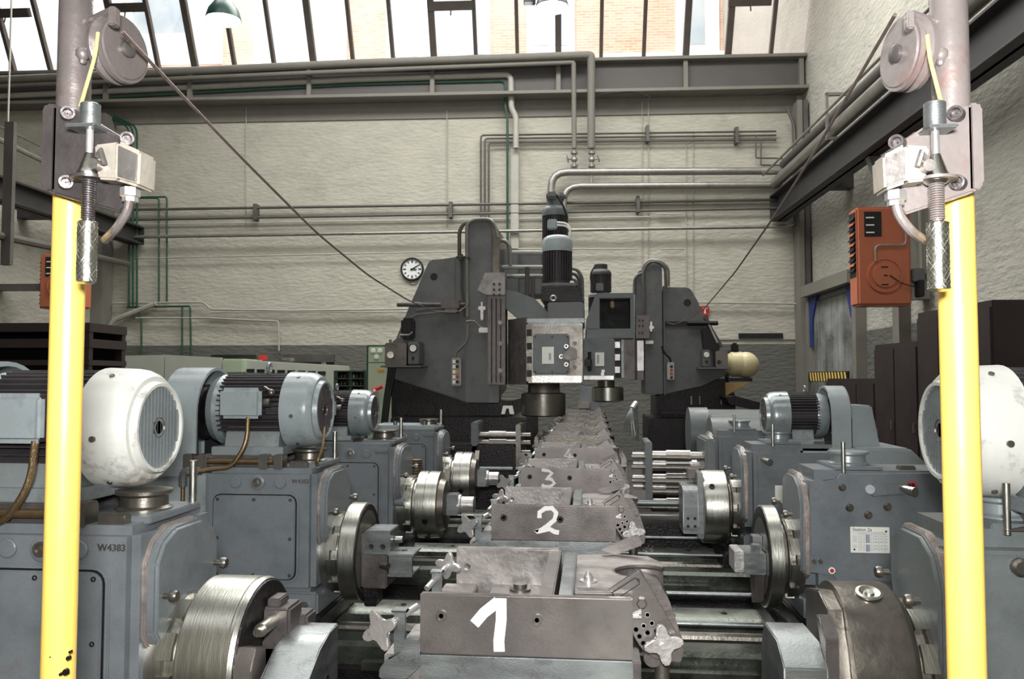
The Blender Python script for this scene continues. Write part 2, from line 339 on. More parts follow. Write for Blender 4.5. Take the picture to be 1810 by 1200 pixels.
for i in range(13):
    y = DY0 + .14 + i * .14
    P('stripe', MB().prism([(y, 1.51), (y + .06, 1.51), (y + .11, 1.65), (y + .05, 1.65)], 'x', WX - .204, WX - .20), YEL, t)
# ---- building over the way
fc = T('brick_building', 'pale red brick building with white framed windows beyond the roof glass', 'building', (0, 22, -.2), b=True)
FY = 22
P('facade', MB().box(-20, 10, FY, FY + 1, -.2, 18), BRICK, fc)
P('ledge', MB().pbox(1058, 94, 1440, 104, FY - .12, .2, .01, True).pbox(1290, 104, 1440, 109, FY - .06, .12, 0, True), WHITEW, fc)
P('drainpipe', MB().pbox(1377, -260, 1389, 95, FY - .14, .1, .02, True), WHITEW, fc)
def fwin(x0, x1, y1, panes, y0=-260):
    f = P('window', MB().pbox(x0, y0, x1, y1, FY - .06, .1, 0, True), WHITEW, fc)
    for a, b_, c in panes: P('pane', MB().pbox(a, y0 + 12, b_, c, FY - .075, .03, 0, True), FGLASS, f)
fwin(684, 866, 112, [(695, 736, 100), (766, 801, 96), (824, 858, 96)]); fwin(930, 1016, 92, [(941, 970, 80), (978, 1004, 80)])
fwin(1192, 1272, 90, [(1204, 1246, 78)]); fwin(1288, 1372, 90, [(1308, 1352, 78)])
fwin(-60, 215, 125, [(-40, 60, 118), (75, 140, 118), (150, 205, 118)]); fwin(228, 392, 112, [(240, 330, 58), (240, 385, 106)]); fwin(452, 612, 112, [(466, 520, 100), (534, 600, 100)])
# ---- pipes on the back wall
def pipe(pts, r, mat, bend=.15, Y=14.88, parent=None, label=None):
    m = MB().ptube(pts, Y, r, bend, 8, True); return P('pipe', m, mat, wb)
def bigpipe(pts, r, mat, label, bend=.2, Y=14.78, seg=14, group=None):
    m = MB().ptube(pts, Y, r, bend, seg, True); return solo('pipe', m, mat, label, 'pipe', at(pts[0][0], pts[0][1], pts[0][2] if len(pts[0]) > 2 else Y, True), group, True)
bigpipe([(-30, 142, 14.5), (620, 112, 14.5), (1045, 97, 14.5), (1045, 262, 14.7)], .07, GIRDL, 'long light grey heating pipe under the roof glass that turns down at its right end', .05)
bigpipe([(-30, 153, 14.55), (755, 120, 14.55), (1014, 110, 14.55), (1015, 262, 14.7)], .045, GIRDL, 'thinner heating pipe just below the uppermost one, its drop left of the other', .05)
bigpipe([(-30, 172), (620, 141), (903, 132), (904, 192), (912, 206), (912, 262)], .055, PIPEL, 'pale pipe along the girder that bends down left of the valves', .12)
pipe([(-30, 184), (620, 150), (893, 143), (893, 190), (897, 206), (897, 440)], .022, DARKG, .1, 14.8)
P('pipe_chase', MB().pbox(902, 262, 917, 440, 14.86, .14, .01, True), PIPEL, wb)
for x, lab in ((1015, 'left'), (1046, 'right')):
    q = at(x, 282, 14.72, True)
    t = T('gate_valve', 'small hand wheel valve at the foot of the %s drop pipe' % lab, 'valve', q, b=True)
    P('valve_body', MB().ball(q, .06, 12).cyl(q - Vector((0, 0, .2)), q + Vector((0, 0, .22)), .03).cyl(q + Vector((0, 0, .1)), q + Vector((0, 0, .14)), .065).cyl(q - Vector((0, 0, .14)), q - Vector((0, 0, .1)), .065), PIPEM, t)
    P('hand_wheel', MB().torus(q + Vector((-.12 if lab == 'left' else .12, -.05, 0)), (1, 0, .2), .06, .01).cyl(q, q + Vector((-.12 if lab == 'left' else .12, -.05, 0)), .014), PIPEM, t)
pipe([(1015, 295), (1015, 303)], .025, PIPEM, 0, 14.72); pipe([(1046, 295), (1046, 326)], .025, PIPEM, 0, 14.72)
bigpipe([(974, 395), (974, 304), (1398, 302)], .068, PIPEM, 'upper of two fat pipes that bend over behind the tall motor and run right', .3, 14.72)
bigpipe([(996, 395), (996, 329), (1398, 327)], .062, PIPEM, 'lower of two fat pipes that bend over behind the tall motor and run right', .3, 14.72)
for k, (x, y) in enumerate(((850, 239), (857, 245), (864, 252))): pipe([(x, 420), (x, y), (1372, y - 7 + k)], .018, PIPED, .06)
pipe([(210, 371), (1378, 353)], .026, PIPED); pipe([(210, 389), (1378, 368)], .024, PIPED); pipe([(235, 397), (1150, 383)], .012, PIPEL)
bigpipe([(168, 420, 14.8), (1400, 400, 14.8), (1408, 392, 14.8), (1408, 350, 14.8)], .032, PIPEM, 'bright galvanised pipe running the whole width of the back wall above the clock', .1)
pipe([(235, 457), (820, 444)], .014, PIPEL); pipe([(905, 440), (1125, 440)], .014, PIPEL); pipe([(1168, 440), (1210, 440)], .014, PIPEL)
pipe([(1160, 378), (1205, 378)], .014, PIPEL)
pipe([(200, 536), (360, 534), (372, 547), (520, 549), (720, 546)], .02, PIPEL, .08); pipe([(372, 552), (720, 551)], .014, PIPEL); pipe([(240, 562), (366, 562), (492, 568), (493, 620)], .018, PIPEL, .05)
pipe([(200, 606), (187, 590), (200, 566), (276, 536)], .05, PIPEL, .1, 14.85)
for x in (228, 235, 242): pipe([(x - 40, 205), (x - 5, 222), (x, 232), (x, 543)], .02, DARKG, .05, 14.84)
pipe([(225, 543), (336, 541), (338, 640)], .018, DARKG, .05); pipe([(322, 541), (322, 640)], .018, DARKG, 0); pipe([(245, 543), (246, 560), (250, 562), (250, 640)], .018, DARKG, 0)
for x in (281, 295): pipe([(236, 350 + (281 - x) * .1), (x, 350 + (281 - x) * .15), (x, 535)], .017, DARKG, .06)
pipe([(176, 480), (176, 640)], .025, DARKG); pipe([(190, 480), (190, 560)], .018, PIPEL); pipe([(1336, 240), (1336, 279), (1384, 280), (1385, 292), (1345, 292), (1345, 245)], .014, PIPED, .03)
for x, y0, y1 in ((790, 195, 400), (435, 190, 400), (1146, 180, 600), (1135, 180, 470), (1213, 250, 520), (1225, 230, 560)): pipe([(x, y0), (x, y1)], .008, PIPEL, 0, 14.97)
pipe([(1060, 168), (1090, 163), (1125, 162), (1150, 172), (1146, 180)], .010, BLACK, .1, 14.6); pipe([(1340, 168), (1400, 160), (1415, 158)], .012, BLACK, .1, 14.6); pipe([(1391, 190), (1404, 222), (1406, 290)], .03, PIPED, .1, 14.7)
pipe([(1200, 534), (1410, 537)], .018, PIPEL)
for x, y in ((450, 374), (796, 370), (1128, 360), (1145, 235), (1303, 238), (548, 126), (765, 120)):
    P('pipe_clip', MB().pbox(x - 3, y - 14, x + 3, y + 14, 14.83, .16, 0, True), PIPED, wb)
P('vent_slot', MB().pbox(1306, 589, 1384, 598, 14.95, .06, 0, True), BLACK, wb, 'black slot')
P('sill_line', MB().pbox(1235, 597, 1410, 600, 14.97, .04, 0, True), PIPEL, wb)
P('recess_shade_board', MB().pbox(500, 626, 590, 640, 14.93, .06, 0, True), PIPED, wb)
# side pipes along the right runway
def side(x, z, r, mat, label, y1=14.7, end=None):
    pts = [(x, -3.4, z), (x, y1, z)] + (end or [])
    solo('pipe', MB().tube(pts, r, 14, .2), mat, label, 'pipe', (x, -3.4, z), None, True)
side(3.82, 5.01, .095, PIPEM, 'thick grey pipe lying along the right crane beam'); side(3.98, 5.36, .075, PIPED, 'dark pipe above the thick one along the right crane beam')
side(3.62, 5.17, .02, PIPEM, 'thin light conduit beside the thick pipe along the right crane beam')
for k, y in enumerate((5.0, 8.2, 11.4)):
    P('pipe_hanger', MB().box(3.68, 3.71, y, y + .05, 4.85, 5.5).box(3.68, WX, y, y + .05, 5.46, 5.5).box(3.68, 4.0, y, y + .05, 4.84, 4.88), GIRDL, rb)
# ---- heaters
def heater(x0, x1, y, z0, z1, label, side):
    t = T('unit_heater', label, 'heater', ((x0 + x1) / 2, y, z0), 'wall heaters', True)
    P('casing', MB().box(x0, x1, y, y + .28, z0, z1, .025, 3), HEAT, t)
    sx = x0 if side < 0 else x1
    for k in range(11): P('louvre', MB().faces(*_lv(sx, y + .05, y + .24, z1 - .1 - k * .062, side)), HEAT if k % 2 else OILY, t)
    P('louvre_recess', MB().box(sx - .002 * 1, sx + .002, y + .04, y + .25, z1 - .84, z1 - .05), BLACK, t)
    W = x1 - x0
    P('grille_panel', MB().box(x0 + .14 * W, x0 + .46 * W, y - .006, y + .01, z1 - .36, z1 - .06), BLACK, t)
    for k in range(3): P('grille_slat', MB().box(x0 + .17 * W, x0 + .32 * W, y - .014, y - .004, z1 - .14 - k * .09, z1 - .125 - k * .09), LABEL, t)
    c = Vector((x0 + .5 * W, y, z0 + .36))
    P('burner_cover', MB().lathe([(0, .21), (.02, .21), (.022, .19), (.012, .185), (.012, .15), (.03, .145), (.03, .02)], c, (0, -1, 0), 32), HEAT, t)
    P('cover_slot', MB().box(c.x - .05, c.x + .03, y - .035, y - .028, c.z + .09, c.z + .105).box(c.x - .05, c.x + .03, y - .035, y - .028, c.z - .12, c.z - .105).box(c.x - .02, c.x + .02, y - .035, y - .028, c.z - .01, c.z + .005), BLACK, t)
    return t
def _lv(sx, y0, y1, z, sd):
    d = .03 * sd
    V = [(sx, y0, z), (sx, y1, z), (sx + d, y1, z - .045), (sx + d, y0, z - .045), (sx, y0, z - .006), (sx, y1, z - .006), (sx + d, y1, z - .051), (sx + d, y0, z - .051)]
    return V, [(0, 1, 2, 3), (7, 6, 5, 4), (0, 4, 5, 1), (3, 2, 6, 7), (0, 3, 7, 4), (1, 5, 6, 2)]
h = heater(3.56, 4.19, 10.0, 2.42, 3.61, 'orange wall heater with round burner cover hanging right of the curtained doorway', -1)
P('feed_pipe', MB().tube([(4.12, 9.97, 4.3), (4.12, 9.97, 3.14), (3.76, 9.97, 3.14), (3.76, 9.97, 2.95)], .012, 8, .06), PIPEM, h)
P('valve', MB().cyl((4.02, 9.97, 3.74), (4.2, 9.97, 3.74), .02).cyl((4.12, 9.94, 3.66), (4.12, 10, 3.8), .03).tube([(4.02, 9.96, 3.85), (3.98, 9.96, 3.8), (4.03, 9.96, 3.74)], .01, 6), PIPEM, h)
P('wall_plate', MB().box(4.15, WX + .002, 10.05, 10.25, 2.5, 3.9), PIPEL, h)
P('lead', MB().tube([(3.92, 9.96, 2.78), (4.05, 9.95, 2.68), (4.28, 9.98, 2.62)], .006, 6), BLACK, h)
h2 = heater(-7.92, -7.25, 12.0, 2.62, 3.46, 'orange wall heater on the left wall, half hidden by the yellow post', -1)
P('arm', MB().box(LX - .002, -7.9, 12.05, 12.2, 2.9, 3.0), PIPED, h2)
P('feed_pipe', MB().tube([(-7.45, 11.96, 3.5), (-7.45, 11.96, 3.1), (-7.52, 11.96, 2.95)], .014, 8, .04), PIPEM, h2)
q = (4.26, 9.98, 2.6)
t = T('switch_box', 'small dark switch box on the pilaster beside the right orange heater', 'switch', q, b=True)
P('box', MB().box(4.2, 4.33, 9.96, 10.1, 2.7, 2.86, .01), DARKP, t); P('plug', MB().box(4.24, 4.31, 9.93, 10.06, 2.52, 2.72, .01), BLACK, t); P('conduit', MB().tube([(4.3, 10.0, 4.2), (4.3, 10.0, 2.86)], .018), PIPEL, t)
P('mounting_arm', MB().box(4.28, WX + .002, 10.0, 10.05, 2.75, 2.8), PIPED, t)
# ---- clock, sign, lamps
c = at(729, 476, 14.99, True); c.y = 14.93
t = T('wall_clock', 'round white station clock with black rim on the back wall', 'clock', c, b=True)
P('rim', MB().lathe([(0, .2), (.0, .215), (.05, .215), (.06, .205), (.06, .185), (.0, .182)], c + Vector((0, .06, 0)), (0, -1, 0), 40, caps=False), BLACK, t)
fa = P('dial', MB().lathe([(0, .185), (.03, .185)], c + Vector((0, .06, 0)), (0, -1, 0), 40), PAPER, t)
for k in range(12):
    a = k * math.pi / 6; r0, r1 = (.125, .165) if k % 3 else (.115, .168); ca, sa = math.sin(a), math.cos(a); wv = .008 if k % 3 else .011
    pts = [(c.x + ca * r0 + sa * wv, c.z + sa * r0 - ca * wv), (c.x + ca * r1 + sa * wv, c.z + sa * r1 - ca * wv), (c.x + ca * r1 - sa * wv, c.z + sa * r1 + ca * wv), (c.x + ca * r0 - sa * wv, c.z + sa * r0 + ca * wv)]
    P('hour_mark', MB().prism(pts, 'y', c.y + .024, c.y + .03), BLACK, fa)
def hand(ang, L, wv, tail=.03):
    ca, sa = math.sin(ang), math.cos(ang)
    f = lambda r, s_: (c.x + ca * r + sa * s_, c.z + sa * r - ca * s_)
    P('hand', MB().prism([f(-tail, wv), f(L, wv * .6), f(L, -wv * .6), f(-tail, -wv)], 'y', c.y + .010, c.y + .022), BLACK, fa)
hand(R(57), .13, .009); hand(R(94), .085, .011)
P('bracket', MB().tube([(c.x - .08, c.y + .05, c.z - .2), (c.x - .02, c.y + .05, c.z - .27), (c.x + .08, c.y + .05, c.z - .27), (c.x + .12, c.y + .05, c.z - .18)], .008, 6), PIPEM, t)
m = at(1246, 549, 14.97, True)
t = T('fire_sign', 'small red fire equipment sign on the back wall behind the right milling column', 'sign', m, b=True)
P('plate', MB().pbox(1238, 541, 1253, 557, 14.96, .02, 0, True), REDP, t); P('pictogram', MB().pbox(1245, 544, 1247.5, 554, 14.955, .01, 0, True).pbox(1242, 544, 1251, 546, 14.955, .01, 0, True), LABEL, t)
def lamp(px, py, Y, r, label, em, mat):
    c = at(px, py, Y, True)
    t = T('dome_lamp', label, 'lamp', (c.x, c.y, TZ), None, True)
    P('shade', MB().lathe([(0, r), (.03, r * .99), (.12, r * .86), (.21, r * .55), (.25, r * .36), (.30, r * .34), (.42, r * .34), (.42, .01), (.40, .01), (.30, r * .30), (.24, r * .34), (.2, r * .53), (.11, r * .84), (.01, r * .97)], c, (0, 0, 1), 36, caps=False), mat, t)
    P('bulb', MB().lathe([(-.05, .01), (-.045, r * .45), (-.01, r * .82), (.03, r * .9), (.1, r * .6), (.2, .04)], c, (0, 0, 1), 28), em, t)
    P('rod', MB().tube([c + Vector((0, 0, .4)), (c.x, c.y, TZ)], .018), PIPED, t)
    return t, c
lamp(395, 36, 9.3, .205, 'green enamelled dome lamp hanging before the roof glass on the left', LAMP, LAMPG)
t, c = lamp(976, 14, 9.6, .195, 'dark dome lamp hanging near the middle with a side bracket', LAMPB, DARKP)
P('side_gear', MB().box(c.x - .34, c.x - .2, c.y - .06, c.y + .06, c.z + .06, c.z + .18, .01).cyl((c.x - .24, c.y, c.z + .12), (c.x - .1, c.y, c.z + .16), .03), DARKP, t)
for k, (px, py, Y) in enumerate(((395, 36, 9.3), (976, 14, 9.6))):
    c = at(px, py, Y); light('lamp_light', 'POINT', (c.x, c.y, c.z - .12), (0, 0, 0), 55, .15, None, (.96, 1, .97))
# ---- right lockers, notice board
def locker(y0, y1, z, label, x=3.78):
    t = T('steel_locker', label, 'locker', (x + .25, (y0 + y1) / 2, 0), 'dark brown lockers along the right wall', True)
    P('body', MB().box(x, WX - .02, y0, y1, 0, z, .006), BROWNC, t); n = max(1, round((y1 - y0) / .55)); w_ = (y1 - y0) / n
    for i in range(n):
        d = P('door', MB().box(x - .016, x + .005, y0 + i * w_ + .012, y0 + (i + 1) * w_ - .012, .1, z - .06, .004), BROWNC, t)
        P('handle', MB().box(x - .04, x - .014, y0 + i * w_ + .05, y0 + i * w_ + .07, z * .5, z * .5 + .1), PIPED, d)
    return t
locker(7.4, 8.9, 2.24, 'tallest dark brown steel locker right of the doorway, behind the right yellow post'); locker(8.92, 10.1, 1.95, 'middle height dark brown steel locker under the orange heater')
locker(10.12, 11.9, 1.55, 'lowest dark brown steel locker next to the curtained doorway')
t = T('notice_board', 'orange framed notice board with curled white papers at the right edge', 'board', (WX - .02, 7.4, 1.4), b=True)
P('frame', MB().box(WX - .03, WX, 6.9, 8.12, 2.13, 2.18).box(WX - .03, WX, 6.9, 8.12, 1.2, 1.25).box(WX - .03, WX, 8.07, 8.12, 1.2, 2.18).box(WX - .03, WX, 6.9, 6.95, 1.2, 2.18), WOOD, t)
P('panel', MB().box(WX - .012, WX, 6.95, 8.07, 1.25, 2.13), PAPER, t)
P('sheet', MB().prism([(WX - .014, 8.06), (WX - .02, 7.9), (WX - .05, 7.8), (WX - .03, 7.7), (WX - .022, 7.7), (WX - .04, 7.8), (WX - .014, 7.9)], 'z', 1.78, 2.1), PAPER, t)
P('sheet', MB().box(WX - .016, WX - .012, 7.4, 7.66, 1.6, 2.05), LABEL, t)
# ---- left side
t = T('hanging_frame', 'dark steel hanger with a light rail at the left edge under the crane beam', 'frame', (-6, 9, 4.3), b=True)
P('hanger', MB().pbox(8, 215, 17, 468, 9, .06, 0, True), PIPED, t); P('rail', MB().tube([at(-60, 218, 8.0, True), at(70, 282, 11, True), at(215, 345, 14.9, True)], .035), PIPEM, t)
P('rail', MB().tube([at(-60, 195, 8.0, True), at(70, 258, 11, True)], .012), PIPED, t); P('cross_bar', MB().tube([at(-40, 408, 8.4, True), at(90, 436, 10.5, True), at(225, 466, 14.4, True)], .05), PIPED, t)
P('hanger_rod', MB().box(at(12, 215, 9, True).x - .006, at(12, 215, 9, True).x + .006, 9.01, 9.03, 4.3, TZ), PIPEL, t)
t = T('storage_rack', 'dark brown storage rack against the left wall, seen left of the yellow post', 'rack', (-6.5, 9, 0), b=True)
for x in (-7.4, -5.35):
    for y in (9.0, 9.7): P('upright', MB().box(x - .04, x + .04, y - .04, y + .04, 0, 2.16), BROWNC, t)
for z in (.4, .9, 1.35, 1.7, 1.9, 2.08): P('shelf', MB().box(-7.45, -5.3, 8.95, 9.75, z, z + .06 + .04 * (z > 1.8)), BROWNC, t)
P('back_panel', MB().box(-7.4, -5.35, 9.72, 9.76, 0, 2.1), OILY, t)
t = T('machine_enclosure', 'row of low grey green machine guard panels along the back on the left', 'enclosure', (-6, 11.6, 0), b=True)
for x0, x1, y0, y1 in ((120, 208, 630, 629), (208, 291, 629, 627), (291, 392, 627, 632)):
    a = at(x0 + .6, y0, 11.5, True); b_ = at(x1 - .6, y1, 11.5, True)
    P('panel', MB().prism([(a.x, 0), (b_.x, 0), (b_.x, b_.z), (a.x, a.z)], 'y', 11.5, 11.54), CABG, t)
a = at(120, 630, 11.5, True); b_ = at(392, 630, 11.5, True); P('body', MB().box(a.x, b_.x, 11.54, 12.4, 0, 1.84), PIPED, t)
t = T('machine_tool', 'pale machine with a row of dark slots in the back, between guard panels and shelves', 'machine', (-4.4, 11.6, 0), b=True)
P('body', MB().pprism([(432, 636), (590, 645), (590, 900), (432, 900)], 11.6, .9, .01, True), CABG, t); P('end_box', MB().pbox(392, 634, 430, 660, 11.5, .8, .02, True), CABL, t)
P('lower_body', MB().pbox(392, 660, 590, 900, 11.66, .8, 0, True), CABG, t)
for k in range(8): P('slot', MB().pbox(436 + k * 18, 652 + k * .6, 449 + k * 18, 658 + k * .6, 11.58, .04, 0, True), BLACK, t)
P('top_fitting', MB().pbox(497, 632, 513, 638, 11.62, .2, .01, True).pbox(568, 640, 573, 645, 11.62, .1, 0, True), PIPEM, t)
t = T('monitor', 'small dark monitor with a red label standing on the pale machine', 'monitor', at(430, 640, 12, True), b=True)
P('screen', MB().pbox(372, 627, 450, 638, 12.1, .1, .01, True), BLACK, t); P('label_plate', MB().pbox(458, 628, 470, 636, 12.1, .05, 0, True), REDP, t)
P('stand', MB().pbox(400, 638, 470, 660, 12.15, .1, 0, True), PIPED, t)
t = T('casting_shelf', 'dark green rack full of small metal parts left of the control cabinet', 'rack', at(618, 900, 10.9, True), b=True)
P('side', MB().pbox(590, 655, 594, 900, 10.6, .5, 0, True), SHELFG, t); P('side', MB().pbox(644, 655, 648, 900, 10.6, .5, 0, True), SHELFG, t); P('side', MB().pbox(617, 655, 620, 900, 10.62, .45, 0, True), SHELFG, t)
for y in (655, 668, 681, 694, 707, 722, 740): P('shelf', MB().pbox(592, y, 646, y + 2, 10.6, .5, 0, True), SHELFG, t)
P('back', MB().pbox(590, 655, 648, 900, 11.05, .04, 0, True), SHELFG, t)
k = 0
for y in (668, 681, 694, 707):
    for x in (597, 604, 610, 624, 631, 638):
        q = at(x, y, 10.7, True); q = Vector((q.x, q.y, q.z))
        P('stored_part', MB().lathe([(0, .02), (.02, .026), (.05, .015), (.052, .008)], q, (0, 0, 1), 10), STEELB if k % 3 else PAPER, t); k += 1
t = T('control_cabinet', 'pale green electrical cabinet with three white switches and a red handle', 'cabinet', at(670, 900, 9.6, True), b=True)
P('body', MB().pbox(648, 610, 700, 900, 9.6, .5, .008, True), DARKG, t); P('door', MB().pbox(651, 613, 697, 898, 9.57, .04, .006, True), CABL, t)
for x, y in ((659, 620), (671, 620), (665, 631)): P('switch', MB().pbox(x - 4, y - 4, x + 4, y + 4, 9.55, .03, .01, True), LABEL, t)
P('door_seam', MB().pbox(651, 640, 697, 641, 9.566, .01, 0, True), PIPED, t)
for i in range(3): P('marking', MB().pbox(667 + i * 4, 652, 669.5 + i * 4, 657, 9.562, .01, 0, True).pbox(667 + i * 4, 654, 670.5 + i * 4, 655.2, 9.561, .01, 0, True), ORNP, t)
P('red_handle', MB().tube([at(661, 690, 9.5, True), at(676, 683, 9.5, True)], .02).cyl(at(662, 690, 9.58, True), at(662, 690, 9.48, True), .035), REDP, t)
P('handle_hub', MB().cyl(at(661.5, 690, 9.49, True), at(661.5, 690, 9.46, True), .015), LABEL, t)
# ================================================================ the transfer line
XC = -.134
def UF(s): return lambda u: XC + s * u
def screw(mb, c, d, r, h=.006):
    c = Vector(c); d = Vector(d); return mb.lathe([(0, r), (h, r), (h, r * .55), (h * .3, r * .5)], c, d, 10)
# ---- beds
YS = [2.02 + 1.22 * k for k in range(5)]
cb = T('centre_bed', 'long dark oily centre bed that carries the numbered fixtures', 'bed', (XC, 6, 0))
P('body', MB().box(-.33, .05, .9, 12.6, 0, .80), OILY, cb); P('slide_way', MB().box(-.36, -.28, .9, 12.6, .80, .84, .004), OILYL, cb); P('slide_way', MB().box(0.0, .08, .9, 12.6, .80, .84, .004), OILYL, cb)
P('sump_edge', MB().box(-.5, .23, .9, 12.6, 0, .46, .01), OILY, cb)
names = ['first', 'second', 'third', 'fourth', 'fifth']
for s, side_ in ((-1, 'left'), (1, 'right')):
    U = UF(s)
    for k, yc in enumerate(YS[:4]):
        t = T('cross_slide_bed', 'dark cross slide bed with oily ways, %s from the front on the %s' % (names[k], side_), 'bed', (U(1), yc, 0))
        P('body', MB().box(U(.24), U(2.1), yc - .3, yc + .34, 0, .50, .01), OILY, t)
        P('rear_way', MB().prism([(yc + .10, .50), (yc + .10, .585), (yc + .13, .60), (yc + .27, .60), (yc + .29, .585), (yc + .29, .50)], 'x', U(.22), U(2.05)), OILYL, t)
        P('front_way', MB().prism([(yc - .24, .50), (yc - .24, .565), (yc - .22, .58), (yc - .12, .58), (yc - .10, .565), (yc - .10, .50)], 'x', U(.22), U(2.05)), OILYL, t)
        P('edge_strip', MB().box(U(.24), U(2.05), yc - .32, yc - .30, .40, .43), OILYL, t)
        P('way_cover', MB().box(U(.70), U(.26), yc - .30, yc - .26, .50, .53), OILYL, t)
        P('feed_screw', MB().tube([(U(.24), yc, .56), (U(1.0), yc, .56)], .022, 10), STEELB, t)
        for j in range(6): P('bolt', screw(MB(), (U(.4 + j * .26), yc + .2, .598), (0, 0, 1), .012), OILY, t) if k < 3 else None
# ---- motors with the shaft across the line
def motor(s, u0, yc, zc, r, L, cover, lab, k, box=True, grp='electric motors with finned housings'):
    U = UF(s); d = (s, 0, 0); t = T('electric_motor', lab, 'motor', (U(u0 + L / 2), yc, zc - r - .02))
    cl = .88 * r
    o = (U(u0), yc, zc)
    P('fan_cover', MB().lathe([(.010, r * .69), (-.008, r * .70), (-.008, r * .755), (.010, r * .79), (r * .07, r * .87), (r * .15, r * .94), (r * .24, r * .98), (r * .36, r), (cl, r * 1.02), (cl, r * .96)], o, d, 40, caps=False), cover, t)
    gp = P('fan_grille', MB().lathe([(.012, .001), (.012, r * .70)], o, d, 32, caps=False), FIN, t)
    nb = 13 if r > .14 and cover is CREAM else 9
    dk = cover is not CREAM
    for i in range(nb):
        y = (i - (nb - 1) / 2) / ((nb - 1) / 2) * r * .64; hz = math.sqrt(max(1e-4, (r * .70) ** 2 - y * y))
        P('grille_bar', MB().box(U(u0 - .002), U(u0 + .01), yc + y - r * .034, yc + y + r * .034, zc - hz, zc + hz), BRACK if dk else SILVER, gp)
    P('grille_hub', MB().lathe([(-.002, r * .02), (-.002, r * .11), (.004, r * .13), (.004, r * .15), (-.004, r * .17), (.01, r * .18)], o, d, 20), BRACK, gp)
    fl = cl - .02; e = L - .05
    P('housing', MB().cyl((U(u0 + fl), yc, zc), (U(u0 + e), yc, zc), r * .80, None, 28), FIN, t)
    m = MB(); nf = 44
    for i in range(nf):
        a = 2 * math.pi * i / nf; ca, sa = math.cos(a), math.sin(a); w_ = .0028
        if sa < -.6: continue
        V = []
        for uu in (u0 + fl, u0 + e - .02):
            for rr, tt in ((r * .78, -w_), (r * .98, -w_ * .6), (r * .98, w_ * .6), (r * .78, w_)):
                V.append((U(uu), yc + ca * rr - sa * tt, zc + sa * rr + ca * tt))
        m.faces(V, [(0, 1, 2, 3), (7, 6, 5, 4), (0, 4, 5, 1), (1, 5, 6, 2), (2, 6, 7, 3)])
    P('cooling_fins', m, FIN, t)
    P('end_shield', MB().lathe([(e - .03, r * .9), (e, r * .95), (e + .03, r * .86), (e + .05, r * .5), (e + .08, r * .2)], o, d, 28), SILVER, t)
    P('shaft', MB().cyl((U(u0 + L), yc, zc), (U(u0 + L + .08), yc, zc), r * .16), STEEL, t)
    for j in range(3):
        a = R(90 + 120 * j + 30); P('cover_screw', MB().cyl((U(u0 + cl * .62), yc + math.cos(a) * r * 1.0, zc + math.sin(a) * r * 1.0), (U(u0 + cl * .62), yc + math.cos(a) * r * 1.03, zc + math.sin(a) * r * 1.03), r * .045, None, 10), STEELB, t)
    P('cover_screw', MB().cyl((U(u0 + cl * .62), yc - r * .97, zc - .02), (U(u0 + cl * .62), yc - r * 1.04, zc - .02), r * .05, None, 10), STEELB, t)
    fx0, fx1 = u0 + fl + .03, u0 + e - .05
    P('foot', MB().prism([(yc - r * .9, zc - r - .02), (yc + r * .9, zc - r - .02), (yc + r * .7, zc - r * .35), (yc - r * .7, zc - r * .35)], 'x', U(fx0), U(fx1), .006), SILVER, t)
    P('foot_rail', MB().box(U(fx0 - .03), U(fx1 + .04), yc - r * 1.02, yc + r * 1.02, zc - r - .022, zc - r * .93, .003), SILVER, t)
    P('lifting_eye', MB().torus((U(u0 + fl + .12), yc, zc + r * 1.12), (1, 0, 0), r * .12, r * .045, 14).cyl((U(u0 + fl + .12), yc, zc + r * .7), (U(u0 + fl + .12), yc, zc + r * 1.02), r * .05), SILVER, t)
    if box:
        bu = u0 + fl + .085; y0 = yc - r * 1.24; h = r * .38
        tb = P('terminal_box', MB().box(U(bu), U(bu + .155), y0 + .012, yc - r * .6, zc + .0 * r - h + .03, zc + h + .03, .01), FIN, t)
        P('lid', MB().box(U(bu - .006), U(bu + .161), y0, y0 + .03, zc - h * 1.05 + .03, zc + h * 1.05 + .03, .014, 3), LIGHTB, tb, 'light blue lid')
        P('cable_gland', MB().cyl((U(bu - .03), yc - r * .95, zc + .03), (U(bu + .01), yc - r * .95, zc + .03), .018).ball((U(bu - .035), yc - r, zc + .07), .015, 10).cyl((U(bu - .04), yc - r, zc + .07), (U(bu), yc - r * .9, zc + .09), .007), STEELB, tb)
        if 0: P('lid_mark', MB().prism([(U(bu + .072), zc + .026), (U(bu + .088), zc + .026), (U(bu + .08), zc + .034)], 'y', y0 - .001, y0 + .002), REDP, tb)
    return t
